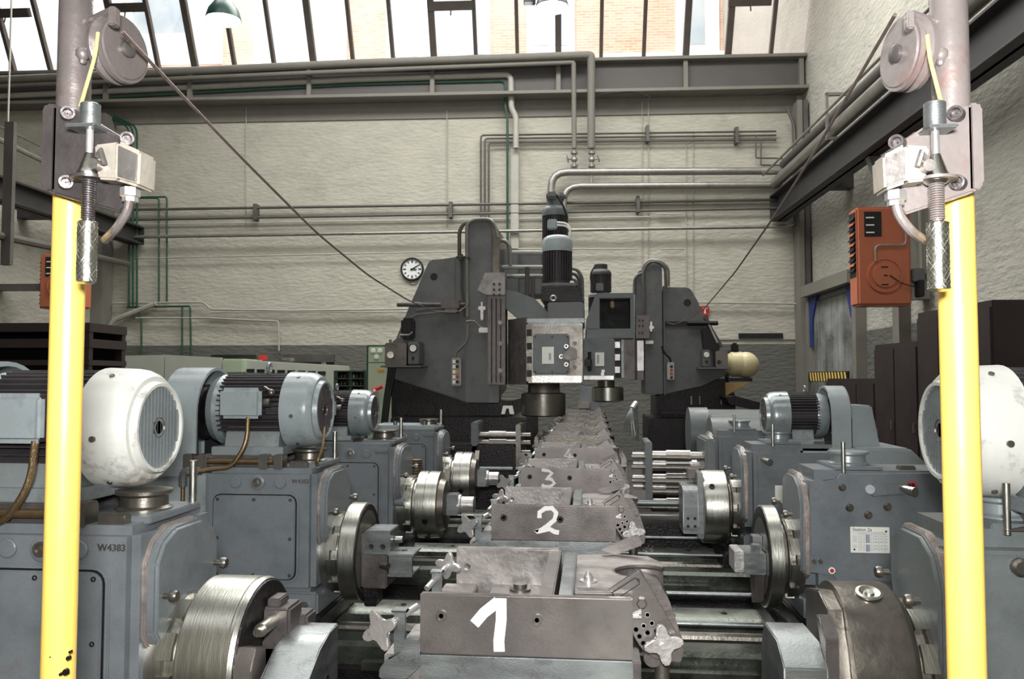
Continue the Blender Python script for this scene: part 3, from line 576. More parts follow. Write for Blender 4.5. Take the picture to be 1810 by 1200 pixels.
def headstock(s, k, y0, lab, look):
    """gearbox of one spindle unit; y0 its near face, u=.905 the face toward the fixtures"""
    U = UF(s); ui, uo = (.905, 1.345) if s < 0 else (.915, 1.48)
    dp = .375 if s < 0 else .31
    if s > 0: pm = PAINT2 if look['round'] else PAINT
    else: pm = PAINT
    t = T('spindle_head', lab, 'gearbox', (U(1.15), y0 + dp / 2, 0.60))
    bv = .022 if s < 0 else .04
    hb = P('housing', MB().box(U(ui), U(uo), y0, y0 + dp, .745, 1.21, bv, 4), pm, t); hb.data.materials.append(PAINTW)
    for f in hb.data.polygons:
        if max(abs(v) for v in f.normal) < .985: f.material_index = 1
    P('foot', MB().box(U(ui - .01), U(uo + .05), y0 + .01, y0 + dp + .03, .66, .748, .008), pm, t)
    P('carriage', MB().box(U(ui - .03), U(uo + .1), y0 - .01, y0 + dp + .06, .60, .665, .006), OILY, t)
    for u in (ui + .04, uo - .04): P('foot_bolt', MB().cyl((U(u), y0 + .015, .70), (U(u), y0 - .02, .70), .016, None, 6), STEELB, t)
    zc = .864; yc = y0 + dp * .52 if s < 0 else y0 + .15
    # side cover facing the fixtures
    a, b_ = y0 + .035, y0 + dp - .03
    pts = [(a, .96), (a, 1.12), (a + .03, 1.165), (a + .09, 1.19), (b_ - .09, 1.19), (b_ - .03, 1.165), (b_, 1.12), (b_, 1.0), (b_ - .06, .93), (a + .1, .90), (a + .03, .915)]
    if s > 0: pts = [(a - .04, .84), (a - .045, 1.08), (a - .01, 1.15), (a + .06, 1.185), (b_ - .06, 1.185), (b_, 1.15), (b_ + .01, 1.05), (b_ - .02, .93), (b_ - .1, .82), (a + .05, .79)]
    P('side_cover', MB().prism(pts, 'x', U(ui - (.034 if s < 0 else .022)), U(ui + .01), .008, 3), pm, t)
    my = sum(p[0] for p in pts) / len(pts); mz = sum(p[1] for p in pts) / len(pts)
    P('cover_lip', MB().prism([(my + (p[0] - my) * 1.045, mz + (p[1] - mz) * 1.04) for p in pts], 'x', U(ui - .009), U(ui + .01), .003), PAINTW, t, 'worn lip of the side cover')
    for yy, zz in ((a + .03, 1.04), (b_ - .02, 1.06)):
        P('knurled_knob', MB().lathe([(0, .007), (.018, .007), (.018, .014), (.028, .015), (.034, .012)], (U(ui - .034), yy, zz), (-s, 0, 0), 14), STEELB, t)
    P('lug', MB().cyl((U(ui - .05), a + .04, .90), (U(ui), a + .04, .90), .022, None, 12), pm, t)
    # near face
    if s < 0:
        x0, x1, z0, z1 = ui + .072, uo - .048, .80, 1.11
        def rr(x0, x1, z0, z1, q):
            o = []
            for cx, cz, a0 in ((x1 - q, z1 - q, 0), (x0 + q, z1 - q, 90), (x0 + q, z0 + q, 180), (x1 - q, z0 + q, 270)):
                for j in range(5): o.append((cx + q * math.cos(R(a0 + j * 22.5)), cz + q * math.sin(R(a0 + j * 22.5))))
            return [(U(u), z) for u, z in o]
        P('cover_rim', MB().prism(rr(x0 - .014, x1 + .014, z0 - .014, z1 + .014, .038), 'y', y0 - .006, y0 + .01, .003), pm, t); P('gasket', MB().prism(rr(x0 - .004, x1 + .004, z0 - .004, z1 + .004, .031), 'y', y0 - .009, y0 + .01), OILY, t)
        cp = P('front_cover', MB().prism(rr(x0, x1, z0, z1, .028), 'y', y0 - .016, y0 + .01, .003), pm, t)
        for u in (x0 + .018, (x0 + x1) / 2, x1 - .018):
            for z in ((z0 + .015, z1 - .015) if u != 0 else ()): P('cover_screw', screw(MB(), (U(u), y0 - .015, z), (0, -1, 0), .006, .003), OILY, cp)
        P('cover_screw', screw(MB(), (U(x0 + .018), y0 - .015, .95), (0, -1, 0), .006, .003), OILY, cp); P('cover_screw', screw(MB(), (U(x1 - .018), y0 - .015, .95), (0, -1, 0), .006, .003), OILY, cp)
        for u, q in ((1.04, .022), (1.13, .029), (1.215, .022)):
            pl = P('plug', MB().lathe([(0, q), (.006, q), (.008, q * .9)], (U(u), y0, 1.158), (0, -1, 0), 24), pm, t)
            if q > .025: P('sight_glass', MB().lathe([(.008, q * .62), (.014, q * .6), (.014, q * .4), (.010, q * .36), (.012, .001)], (U(u), y0, 1.158), (0, -1, 0), 20), STEELB, pl)
        TXT('W4383', .0225, .003, CAST, t, (U(.962), y0 - .001, 1.163), name='cast_number')
    else:
        q = lambda x, y: (lambda v: (v.x, v.z))(at(x, y, y0 - .008))
        if k == 1: P('front_cover', MB().prism([q(*p) for p in ((1431, 1012), (1474, 1016), (1480, 1028), (1660, 1030), (1660, 836), (1486, 838), (1478, 849), (1431, 850))], 'y', y0 - .008, y0 + .01, .003), pm, t)
        else: P('front_cover', MB().prism([(U(ui + .06), .795), (U(ui + .2), .795), (U(ui + .2), .775), (U(uo - .03), .775), (U(uo - .03), 1.16), (U(ui + .06), 1.16)], 'y', y0 - .008, y0 + .01, .003), pm, t)
        if k == 1:
            for x, y, r_, mt in ((1488, 861, .013, STEELB), (1501, 897, .014, STEELB), (1534, 910, .014, STEELB), (1568, 895, .014, STEELB), (1611, 858, .016, REDP)):
                P('knob', MB().lathe([(0, r_), (.008, r_), (.012, r_ * .7), (.016, r_ * .7), (.016, r_ * .3)], at(x, y, y0 - .008), (0, -1, 0), 18), mt, t)
            P('knob_ball', MB().ball(at(1611, 858, y0 - .02), .011, 12), OILY, t)
            lv = P('lever', MB().prism([q(1538, 876), q(1598, 872), q(1598, 858), q(1538, 854)], 'y', y0 - .03, y0 - .015, .004), pm, t)
            P('lever_boss', MB().cyl(at(1538, 865, y0), at(1538, 865, y0 - .038), .020, .017, 20), pm, lv)
            g0 = at(1592, 862, y0 - .02); P('grip', MB().cyl(g0, g0 + Vector((.028, -.06, -.006)), .012, .016, 14), STEEL, lv)
            for x in (1439, 1450): P('plug', MB().lathe([(0, .008), (.006, .008)], at(x, 992, y0 - .008), (0, -1, 0), 12), STEELB, t)
            c = at(1470, 1008, y0 - .008)
            rd = P('red_indicator', MB().lathe([(0, .012), (.004, .012)], c, (0, -1, 0), 20), LABEL, t, 'white ring with a red centre'); P('red_dot', MB().lathe([(.003, .007), (.006, .007)], c, (0, -1, 0), 16), REDP, rd)
        if k == 0:
            P('knob', MB().lathe([(0, .02), (.02, .02), (.025, .014)], at(1798, 1000, y0 - .0), (0, -1, 0), 18), STEELB, t)
    # top fittings
    uc, yq, rq = (.995, y0 + .19, .068) if s < 0 else (1.115, y0 + .16, .075)
    P('top_plate', MB().box(U(uc - .085), U(uc + .09), yq - .12, yq + .13, 1.205, 1.222, .003), pm, t)
    P('filler_neck', MB().lathe([(0, rq), (.006, rq), (.012, rq * .86), (.035, rq * .84), (.042, rq), (.05, rq)], (U(uc), yq, 1.22), (0, 0, 1), 28), STEELB if s < 0 else SILVER, t)
    P('pin', MB().cyl((U(ui + .03), y0 + dp - .05, 1.2), (U(ui + .03), y0 + dp - .05, 1.33), .010) if s < 0 else MB().cyl((U(1.06), y0 + .03, 1.2), (U(1.06), y0 + .03, 1.315), .008), STEEL, t)
    if s > 0: P('top_lug', MB().box(U(1.27), U(1.33), y0 + .06, y0 + .10, 1.2, 1.225, .004), STEELB, t)
    return t, yc
def guard(s, t, yc, zc, r, u0, wd, y0, dp, mat, tail=True):
    """belt guard: an arched hood open toward the motor"""
    U = UF(s); n = 18; out = [(yc - r, 1.17)]; 
    arc = [(yc - r * math.cos(math.pi * i / n), zc + r * math.sin(math.pi * i / n)) for i in range(n + 1)]
    q = r - .012; arci = [(yc + q * math.cos(math.pi * i / n), zc + q * math.sin(math.pi * i / n)) for i in range(n + 1)]
    outer = [(yc - r, 1.19)] + arc + [(yc + r, 1.19)]; inner = [(yc + q, 1.19)] + arci + [(yc - q, 1.19)]
    m = MB()
    def loop(pts, u): return [m.bm.verts.new((U(u), a, b_)) for a, b_ in pts]
    O0, O1, I0, I1 = loop(outer, u0), loop(outer, u0 + wd), loop(inner[::-1], u0), loop(inner[::-1], u0 + wd)
    for i in range(len(O0) - 1):
        m.bm.faces.new((O0[i], O0[i + 1], O1[i + 1], O1[i])); m.bm.faces.new((I0[i], I1[i], I1[i + 1], I0[i + 1])); m.bm.faces.new((O0[i], I0[i], I0[i + 1], O0[i + 1])); m.bm.faces.new((O1[i], O1[i + 1], I1[i + 1], I1[i]))
    g = P('belt_guard', m, mat, t, 'light hood over the belt drive')
    P('guard_back', MB().prism(outer, 'x', U(u0 + wd - .004), U(u0 + wd)), mat, g)
    P('pulley', MB().lathe([(0, r * .55), (.01, r * .62), (.02, r * .55), (.03, r * .62), (.04, r * .55), (.05, r * .62), (.06, r * .55), (.07, r * .62)], (U(u0 + .03), yc, zc), (s, 0, 0), 28), OILY, g)
    P('belt', MB().box(U(u0 + .03), U(u0 + .10), yc - r * .6, yc - r * .55, 1.19, zc), BLACK, g); P('belt', MB().box(U(u0 + .03), U(u0 + .10), yc + r * .55, yc + r * .6, 1.19, zc), BLACK, g)
    P('rear_housing', MB().box(U(u0 - .16), U(u0 + wd + .06), yc - r - .01, yc + r + .03, .75, 1.19, .012), mat, t)
    P('housing_flange', MB().box(U(u0 - .02), U(u0 + wd + .03), yc - r - .022, yc + r + .02, 1.17, 1.195, .003), mat, t)
    if tail: P('tail_piece', MB().prism([(U(u0 + wd), 1.19), (U(u0 + wd + .17), 1.19), (U(u0 + wd + .12), zc + .0), (U(u0 + wd + .02), zc + .02), (U(u0 + wd), zc)], 'y', yc - .02, yc + r - .02, .006), mat, t)
# ---- chucks and faceplates
def chuck(s, kind, yc, lab, near=False):
    U = UF(s); zc = .864; d = (-s, 0, 0); ax = (U(.905), yc, zc)
    t = T('chuck', lab, 'chuck', (U(.76), yc, zc))
    def o(u): return (U(u), yc, zc)
    fl = P('spindle_flange', MB().lathe([(0, .15), (.04, .15), (.045, .14), (.075, .138), (.08, .125), (.10, .125)], ax, d, 44), STEEL, t)
    for j in range(10):
        a0 = 2 * math.pi * j / 10; m = MB(); V = []
        for uu in (.858, .895):
            for rr, aa in ((.139, a0), (.139, a0 + .2), (.139, a0 + .4), (.156, a0 + .4), (.156, a0 + .2), (.156, a0)): V.append((U(uu - .02), yc + math.cos(aa) * rr, zc + math.sin(aa) * rr))
        m.faces(V, [tuple(range(6)), tuple(range(11, 5, -1))] + [(i, i + 6, (i + 1) % 6 + 6, (i + 1) % 6) for i in range(6)]); P('flange_segment', m, STEEL, fl)
    if kind == 'drum':
        u1, u0 = .815, .675
        P('drum', MB().lathe([(0, .185), (.006, .193), (u1 - u0 - .02, .193), (u1 - u0 - .018, .191), (u1 - u0 - .012, .191), (u1 - u0 - .01, .193), (u1 - u0, .188)], o(u1), d, 64), STEEL, t)
        jm = STEELB
        P('face', MB().lathe([(0, .185), (.004, .183), (.004, .05), (-.02, .045)], o(u0), d, 40), OILY, t)
        P('jaw_plate', MB().prism([(yc - .185, zc - .15), (yc - .185, zc + .03), (yc - .16, zc + .075), (yc - .10, zc + .06), (yc - .09, zc - .15)], 'x', U(u0), U(u0 - .045), .003), GROUND, t)
        for q, (yy, zz, w_, h_, dd) in enumerate(((-.02, .075, .09, .10, .07), (.05, .03, .07, .12, .09), (.10, -.04, .06, .12, .06))):
            P('jaw', MB().box(U(u0), U(u0 - dd), yc + yy, yc + yy + w_, zc + zz - h_ / 2, zc + zz + h_ / 2, .006).box(U(u0 - .01), U(u0 - dd * .6), yc + yy + .01, yc + yy + w_ - .02, zc + zz + h_ / 2, zc + zz + h_ / 2 + .02, .003), CAST, t)
        P('clamp_screw', MB().cyl((U(u0 - .03), yc - .10, zc + .095), (U(u0 - .03), yc - .02, zc + .095), .016, None, 14).cyl((U(u0 - .03), yc - .12, zc + .095), (U(u0 - .03), yc - .1, zc + .095), .01, None, 12), STEEL, t)
        # v-shaped holding block in front
        pts = [(U(u0 - .06), zc - .16), (U(u0 - .06), zc + .035), (U(u0 - .13), zc + .04), (U(u0 - .21), zc + .04), (U(u0 - .21), zc - .16)]
        pz = [(yc - .19, zc - .17), (yc - .19, zc - .005), (yc - .15, zc + .005), (yc - .08, zc + .05), (yc - .01, zc + .066), (yc + .06, zc + .07), (yc + .06, zc - .17)]
        vb = P('holding_block', MB().prism(pz, 'x', U(u0 - .055), U(u0 - .168), .003), GROUNDB, t)
        for zz in (-.04, -.1):
            for yy in (-.12, -.03): P('bolt_hole', MB().lathe([(0, .014), (.002, .014)], (U(u0 - .168), yc + yy, zc + zz), d, 14), BLACK, vb)
        P('cap_disc', MB().lathe([(0, .034), (.003, .034), (.003, .030)], (U(.76), yc - .155, zc + .11) if False else (U(.745), yc - .183, zc - .066), (0, -1, -.35), 24), STEELB, t)
        for a in range(4): P('cap_screw', MB().lathe([(0, .005), (.003, .005)], (U(.745 + .022 * math.cos(a * 1.57)), yc - .187, zc - .066 + .022 * math.sin(a * 1.57)), (0, -1, -.35), 8), OILY, t)
    elif kind == 'disc':
        u1, u0 = (.822, .755)
        P('disc', MB().lathe([(0, .17), (.0, .186), (.006, .193), (u1 - u0 - .004, .193), (u1 - u0, .188)], o(u1), d, 64), STEEL, t)
        P('face', MB().lathe([(0, .187), (.002, .185), (-.01, .05)], o(u0), d, 40), OILY, t)
        P('body_block', MB().box(U(u0), U(u0 - .10), yc - .09, yc + .10, zc - .12, zc + .09, .006), CAST, t)
        b1 = P('holding_block', MB().box(U(u0 - .02), U(u0 - .118), yc - .115, yc + .03, zc + .015, zc + .105, .003), GROUNDB, t)
        for du in (.045, .09): P('bolt_hole', MB().lathe([(0, .010), (.003, .010), (.002, .006)], (U(u0 - du), yc - .115, zc + .045), (0, -1, 0), 14), BLACK, b1)
        ch = P('channel_jaw', MB().box(U(u0 - .115), U(u0 - .215), yc - .14, yc + .0, zc + .015, zc + .024, .002).box(U(u0 - .115), U(u0 - .205), yc - .12, yc - .105, zc - .055, zc + .02).box(U(u0 - .115), U(u0 - .21), yc - .14, yc, zc - .062, zc - .052, .002), GROUNDB, t)
        P('bolt_hole', MB().lathe([(0, .012), (.002, .012)], (U(u0 - .165), yc - .07, zc + .024), (0, 0, 1), 16), BLACK, ch)
        P('clamp_screw', MB().cyl((U(u0 - .12), yc - .04, zc + .06), (U(u0 - .15), yc - .04, zc + .06), .012).cyl((U(u0 - .09), yc - .13, zc - .02), (U(u0 - .12), yc - .15, zc - .02), .012), STEEL, t)
        P('lower_jaw', MB().box(U(u0), U(u0 - .05), yc - .05, yc + .05, zc - .2, zc - .1, .004), OILY, t)
    else:      # small drum with stub
        u1, u0 = .805, .69
        P('drum', MB().lathe([(0, .17), (.004, .18), (.05, .18), (.051, .174), (.058, .174), (.059, .18), (u1 - u0, .178)], o(u1), d, 56), STEEL, t)
        P('nose_ring', MB().lathe([(0, .14), (.03, .13), (.04, .09)], o(u0), d, 40), STEELB, t)
        P('jaw', MB().box(U(u0), U(u0 - .10), yc - .06, yc + .05, zc - .05, zc + .06, .006), GROUNDB, t)
        P('nose', MB().lathe([(0, .055), (.03, .055), (.035, .045), (.1, .045), (.105, .035)], (U(u0 - .08), yc, zc), d, 24), BRIGHT, t)
        P('arm_bar', MB().prism([(yc + .02, zc + .06), (yc + .06, zc + .05), (yc + .16, zc + .16), (yc + .12, zc + .18)], 'x', U(u0), U(u0 - .03)), STEELB, t)
    if kind != 'disc':
        for q in range(3):
            a = R(200 + 38 * q); P('key_hole', MB().lathe([(0, .016), (.003, .016), (.003, .009), (-.004, .008)], (U(.745), yc + math.cos(a) * .19 * .98, zc + math.sin(a) * .19 * .98), (0, math.cos(a), math.sin(a)), 16), OILY, t)
    return t
def rchuck(kind, yc, lab):
    """the right hand chucks carry a big face slide"""
    s = 1; U = UF(s); zc = .864; d = (-1, 0, 0)
    t = T('chuck', lab, 'chuck', (U(.78), yc, zc)); o = lambda u: (U(u), yc, zc)
    fl = P('spindle_flange', MB().lathe([(0, .15), (.03, .15), (.035, .142), (.055, .14), (.06, .13), (.08, .13)], o(.915), d, 44), STEELB, t)
    for j in range(10):
        a0 = 2 * math.pi * j / 10; m = MB(); V = []
        for uu in (.862, .895):
            for rr, aa in ((.139, a0), (.139, a0 + .2), (.139, a0 + .4), (.156, a0 + .4), (.156, a0 + .2), (.156, a0)): V.append((U(uu), yc + math.cos(aa) * rr, zc + math.sin(aa) * rr))
        m.faces(V, [tuple(range(6)), tuple(range(11, 5, -1))] + [(i, i + 6, (i + 1) % 6 + 6, (i + 1) % 6) for i in range(6)]); P('flange_segment', m, STEEL, fl)
    if kind == 'slide':
        u1, u0 = .85, .705
        P('drum', MB().lathe([(0, .172), (.014, .19), (.02, .193), (u1 - u0, .193), (u1 - u0 + .001, .186)], o(u1), d, 64), STEELB, t)
        cp = P('round_cap', MB().lathe([(0, .03), (.004, .03), (.006, .024), (.002, .012), (.006, .010), (.006, .001)], (U(.775), yc - .06, zc + .184), (0, -.33, .94), 24), STEEL, t)
        yf = .185
        P('slide_guide', MB().prism([(yc - yf, zc - .06), (yc - .10, zc + .155), (yc - .02, zc + .18), (yc + .1, zc + .155), (yc + .1, zc - .16), (yc - .12, zc - .18)], 'x', U(u0), U(u0 - .035), .003), STEELB, t)
        P('gib', MB().prism([(yc - .17, zc - .16), (yc - .17, zc + .11), (yc - .13, zc + .145), (yc - .10, zc + .145), (yc - .14, zc + .09), (yc - .14, zc - .16)], 'x', U(u0 - .03), U(u0 - .062), .002), GROUND, t)
        b = P('face_slide', MB().prism([(yc - .19, zc - .2), (yc - .19, zc + .05), (yc - .12, zc + .09), (yc + .02, zc + .09), (yc + .06, zc + .02), (yc + .06, zc - .2)], 'x', U(u0 - .06), U(u0 - .155), .003), GROUNDB, t)
        for i in range(2):
            for j in range(2): P('bolt_hole', MB().lathe([(0, .009), (.002, .009)], (U(u0 - .095 - i * .035), yc - .191, zc - .02 - .045 * j), (0, -1, 0), 12), BLACK, b)
        P('slide_stud', MB().cyl((U(u0 - .05), yc - .15, zc - .10), (U(u0 - .05), yc - .2, zc - .10), .012), BRIGHT, t)
    elif kind == 'disc':
        P('disc', MB().lathe([(0, .18), (.004, .193), (.05, .193), (.054, .188)], o(.835), d, 64), STEEL, t); P('face', MB().lathe([(0, .187), (.002, .18), (-.006, .05)], o(.781), d, 40), OILY, t)
        P('jaw_block', MB().box(U(.78), U(.70), yc - .11, yc + .05, zc - .05, zc + .03, .003), GROUNDB, t); P('jaw_front', MB().prism([(yc - .10, zc - .045), (yc - .10, zc + .035), (yc + .03, zc + .035), (yc + .03, zc - .045)], 'x', U(.70), U(.665), .003), BRIGHT, t)
        P('stepped_jaw', MB().box(U(.78), U(.745), yc - .04, yc + .02, zc + .03, zc + .08, .002).box(U(.76), U(.73), yc - .1, yc - .07, zc + .02, zc + .06, .002), GROUNDB, t)
        P('lower_jaw', MB().prism([(yc - .08, zc - .05), (yc + .04, zc - .05), (yc + .0, zc - .18), (yc - .05, zc - .16)], 'x', U(.78), U(.745)), CAST, t)
    else:
        P('drum', MB().lathe([(0, .175), (.01, .193), (.12, .193), (.13, .188)], o(.84), d, 60), STEEL, t)
        P('guide', MB().box(U(.71), U(.68), yc - .12, yc + .08, zc - .15, zc + .19, .003), GROUNDB, t)
        b = P('face_slide', MB().prism([(yc - .16, zc - .12), (yc - .16, zc + .10), (yc - .13, zc + .125), (yc + .05, zc + .125), (yc + .05, zc - .12)], 'x', U(.68), U(.60), .004), GROUNDB, t)
        for i in range(2):
            for j in range(2): P('bolt_hole', MB().lathe([(0, .008), (.002, .008)], (U(.625 + i * .035), yc - .161, zc - .04 - .04 * j), (0, -1, 0), 12), BLACK, b)
        P('key_hole', MB().lathe([(0, .015), (.003, .015), (.003, .009), (-.003, .008)], (U(.75), yc - .15, zc + .125), (0, -.77, .64), 16), BLACK, t)
        P('stud', MB().box(U(.69), U(.64), yc - .02, yc + .05, zc + .15, zc + .2, .004), CAST, t)
    return t
def conduit(t, pts, r=.0095, mat=BRASS, name='flexible_conduit', bend=.09): return P(name, MB().tube(pts, r, 10, bend, 6), mat, t)
# left units
L0 = [1.80, 3.02, 4.21, 5.43]
labs = ['nearest blue grey spindle gearbox on the left, behind the yellow post', 'second blue grey spindle gearbox on the left with a bronze hose at its corner',
        'third spindle gearbox on the left, with rust streaked edge and round filler cap', 'fourth and farthest small spindle gearbox on the left with a pin on its top']
for k, y0 in enumerate(L0):
    t, yc = headstock(-1, k, y0, labs[k], {'round': False}); U = UF(-1)
    if k < 2:
        mt = motor(-1, .975 if k == 0 else .945, y0 + .215, 1.425, .150, .46, CREAM if k == 0 else LIGHTB,
                   ('big white motor with dark slotted grille, nearest on the left', 'light blue motor with terminal box and eye bolt, second on the left')[k], k)
        guard(-1, t, y0 + .225, 1.415, .18, 1.40, .15, y0, .375, LIGHTB)
        P('motor_base', MB().box(U(1.05), U(1.42), y0 + .04, y0 + .09, 1.21, 1.253, .004), CAST, t); P('motor_base', MB().box(U(1.05), U(1.42), y0 + .32, y0 + .36, 1.21, 1.253, .004), CAST, t)
        P('slide_bar', MB().cyl((U(1.08), y0 + .03, 1.232), (U(1.40), y0 + .03, 1.232), .011), BRASS, t)
        for u in (1.04, 1.10, 1.34, 1.40): P('clamp_block', MB().box(U(u), U(u + .035), y0 + .012, y0 + .07, 1.205, 1.26, .003), STEELB, t)
        bu = .955 + .132 - .02 + .085 + .07; yb = y0 + .215 - .165
        conduit(mt, [(U(bu - .03), yb, 1.40), (U(bu - .035), yb - .02, 1.30), (U(bu + .02), yb - .03, 1.21), (U(1.32), yb - .04, 1.205), (U(1.40), y0 - .015, 1.19)])
        P('elbow', MB().tube([(U(1.36), yb - .035, 1.197), (U(1.425), y0 - .0, 1.20), (U(1.425), y0 - .0, 1.14)], .016, 10, .05), DARKP, t)
        P('copper_pipe', MB().cyl((U(1.425), y0 - .0, 1.15), (U(1.425), y0 - .0, .76), .008), BRASS, t)
        P('plate_clamp', MB().box(U(.95), U(1.02), y0 + .03, y0 + .06, 1.205, 1.235, .005), STEELB, t)
    elif k == 2:
        motor(-1, 1.07, y0 + .25, 1.36, .127, .40, SILVER, 'smaller silver grey motor, third on the left', k)
        P('motor_base', MB().box(U(1.15), U(1.5), y0 + .12, y0 + .36, 1.21, 1.222, .003), CAST, t)
    else:
        P('top_cover', MB().box(U(.93), U(1.36), y0 + .02, y0 + .36, 1.2, 1.235, .008), pmx if False else LIGHTB, t)
        P('top_screw', MB().cyl((U(1.2), y0 + .06, 1.235), (U(1.2), y0 + .06, 1.26), .014).cyl((U(1.0), y0 + .06, 1.235), (U(1.0), y0 + .06, 1.26), .014), STEELB, t)
    if k == 2:
        m = MB()
        for i in range(7): m.torus((U(.87), y0 + .42, 1.0 + i * .014), (0, .15, 1), .035, .005, 14)
        P('coiled_hose', m, BRASS, t, 'coppery coiled hose'); P('hose_bracket', MB().box(U(.835), U(.93), y0 + .36, y0 + .40, .97, .985), OILY, t)
    if k == 1: conduit(t, [(U(.92), y0 + .1, 1.215), (U(.90), y0 - .01, 1.23), (U(.885), y0 + .02, 1.28), (U(.905), y0 + .10, 1.36)], .006)
kinds = ['drum', 'disc', 'drum2', 'stub']
cl = ['big polished drum chuck with curved holding block, nearest on the left', 'thin upright disc chuck with channel shaped jaw, second on the left', 'bright drum chuck with nose and key hole, third on the left', 'bright ringed drum chuck with a stub shaft, farthest on the left']
for k, kd in enumerate(kinds): chuck(-1, kd, (1.99, 3.215, 4.455, 5.64)[k], cl[k])
# right units
R0 = [1.93, 3.14, 4.34, 5.50]
labs = ['nearest spindle gearbox on the right with rounded edges, behind the yellow post', 'second spindle gearbox on the right with white table plate, lever and knobs', 'third spindle gearbox on the right carrying a silver motor', 'fourth small plain spindle gearbox on the right']
for k, y0 in enumerate(R0):
    t, yc = headstock(1, k, y0, labs[k], {'round': k == 0}); U = UF(1)
    if k == 1:
        a = at(1503, 931, y0 - .012); b_ = at(1573, 978, y0 - .012)
        pl = P('table_plate', MB().box(a.x, b_.x, y0 - .013, y0 - .007, b_.z, a.z, .001), LABEL, t, 'white printed table plate')
        W = b_.x - a.x; H = a.z - b_.z; yq = y0 - .0136
        def rect(n, u0, v0, u1, v1, mat): return P(n, MB().box(a.x + W * u0, a.x + W * u1, yq - .0004, yq + .0005, a.z - H * v1, a.z - H * v0), mat, pl)
        me = TXT('Station 2a', .017, .0004, INK, pl, (a.x + W * .30, yq, a.z - H * .10), name='title')
        m = MB(); A = lambda u0, v0, u1, v1: m.box(a.x + W * u0, a.x + W * u1, yq - .0003, yq + .0005, a.z - H * v1, a.z - H * v0)
        for v in [.2, .26] + [.32 + .052 * i for i in range(6)] + [.68 + .052 * i for i in range(5)]: A(.20, v, .93, v + .008)
        A(.03, .2, .93, .207); A(.03, .26, .93, .267); A(.03, .60, .98, .607)
        for u in (.21, .27, .34, .40, .52, .58, .72, .86): A(u, .26, u + .005, .93)
        for v in (.34, .41, .47, .54, .70, .77): A(.05, v, .17, v + .02)
        for v in (.33, .44, .55, .70, .82):
            for u in (.62, .76, .89): A(u, v, u + .06, v + .02)
        P('printed_lines', m, INKP, pl); m = MB(); A(.39, .29, .49, .60); A(.39, .67, .49, .95); P('printed_column', m, INKP, pl)
        m = MB(); m.lathe([(0, .0035), (.001, .0035)], (a.x + W * .91, yq, a.z - H * .15), (0, -1, 0), 12).lathe([(0, .0035), (.001, .0035)], (a.x + W * .09, yq, a.z - H * .87), (0, -1, 0), 12); P('rivet', m, BLACK, pl)
    if k == 2:
        a = at(1370, 858, y0 - .012); b_ = at(1381, 889, y0 - .012); pl = P('table_plate', MB().box(a.x, b_.x + .12, y0 - .012, y0 - .006, b_.z, a.z, .001), LABEL, t, 'white plate half hidden behind the next gearbox')
        P('lever', MB().cyl((U(1.0), y0 - .01, 1.135), (U(1.02), y0 - .09, 1.13), .012, .016), STEEL, t)
        motor(1, 1.055, y0 + .2, 1.352, .127, .33, SILVER, 'silver grey motor with dark fins standing on the third gearbox on the right', k, box=False)
        guard(1, t, y0 + .2, 1.35, .162, 1.36, .10, y0, .3, LIGHTB, tail=False)
        P('belt_housing', MB().prism([(U(1.46), 1.19), (U(1.46), 1.41), (U(1.58), 1.41), (U(1.62), 1.19)], 'y', y0 + .1, y0 + .34, .008), LIGHTB, t)
        P('lower_housing', MB().prism([(U(1.45), .8), (U(1.45), 1.20), (U(1.72), 1.20), (U(1.84), 1.08), (U(1.84), .8)], 'y', y0 - .03, y0 + .36, .012), LIGHTB, t)
    if k == 0:
        motor(1, .974, 2.09, 1.425, .155, .5, CREAM, 'big white motor with scuffed paint, nearest on the right behind the yellow post', k, box=False)
        P('motor_base', MB().box(U(1.12), U(1.5), 1.99, 2.03, 1.205, 1.25, .004), CAST, t); P('motor_base', MB().box(U(1.12), U(1.5), 2.18, 2.22, 1.205, 1.25, .004), CAST, t)
        P('plate_clamp', MB().prism([(U(1.05), 1.21), (U(1.28), 1.21), (U(1.28), 1.27), (U(1.15), 1.23)], 'y', y0 + .02, y0 + .03).box(U(1.2), U(1.26), y0 + .05, y0 + .09, 1.21, 1.29, .004), STEELB, t)
    if k == 3:
        P('belt_guard', MB().lathe([(0, .20), (.16, .20), (.16, .185), (.01, .185)], (U(.93), y0 + .25, 1.09), (1, 0, 0), 32), PAINT2, t, 'round belt guard')
        P('belt_guard', MB().lathe([(0, .2), (.14, .2), (.14, .185), (.01, .185)], (U(.86), y0 + .9, 1.13), (1, 0, 0), 32), PAINT2, t, 'round belt guard')
        P('sloped_cover', MB().prism([(y0 + .1, 1.21), (y0 + 1.3, 1.21), (y0 + 1.3, 1.3), (y0 + .5, 1.27)], 'x', U(1.0), U(1.7)), PAINT2, t)
rchuck('slide', 2.075, 'big brown drum chuck with oblique face slide, nearest on the right'); rchuck('disc', 3.30, 'thin upright disc chuck with stepped jaws, second on the right')
rchuck('drum', 4.53, 'bright drum chuck with a rectangular drilled face slide, third on the right'); rchuck('disc', 5.66, 'small disc chuck, farthest on the right')
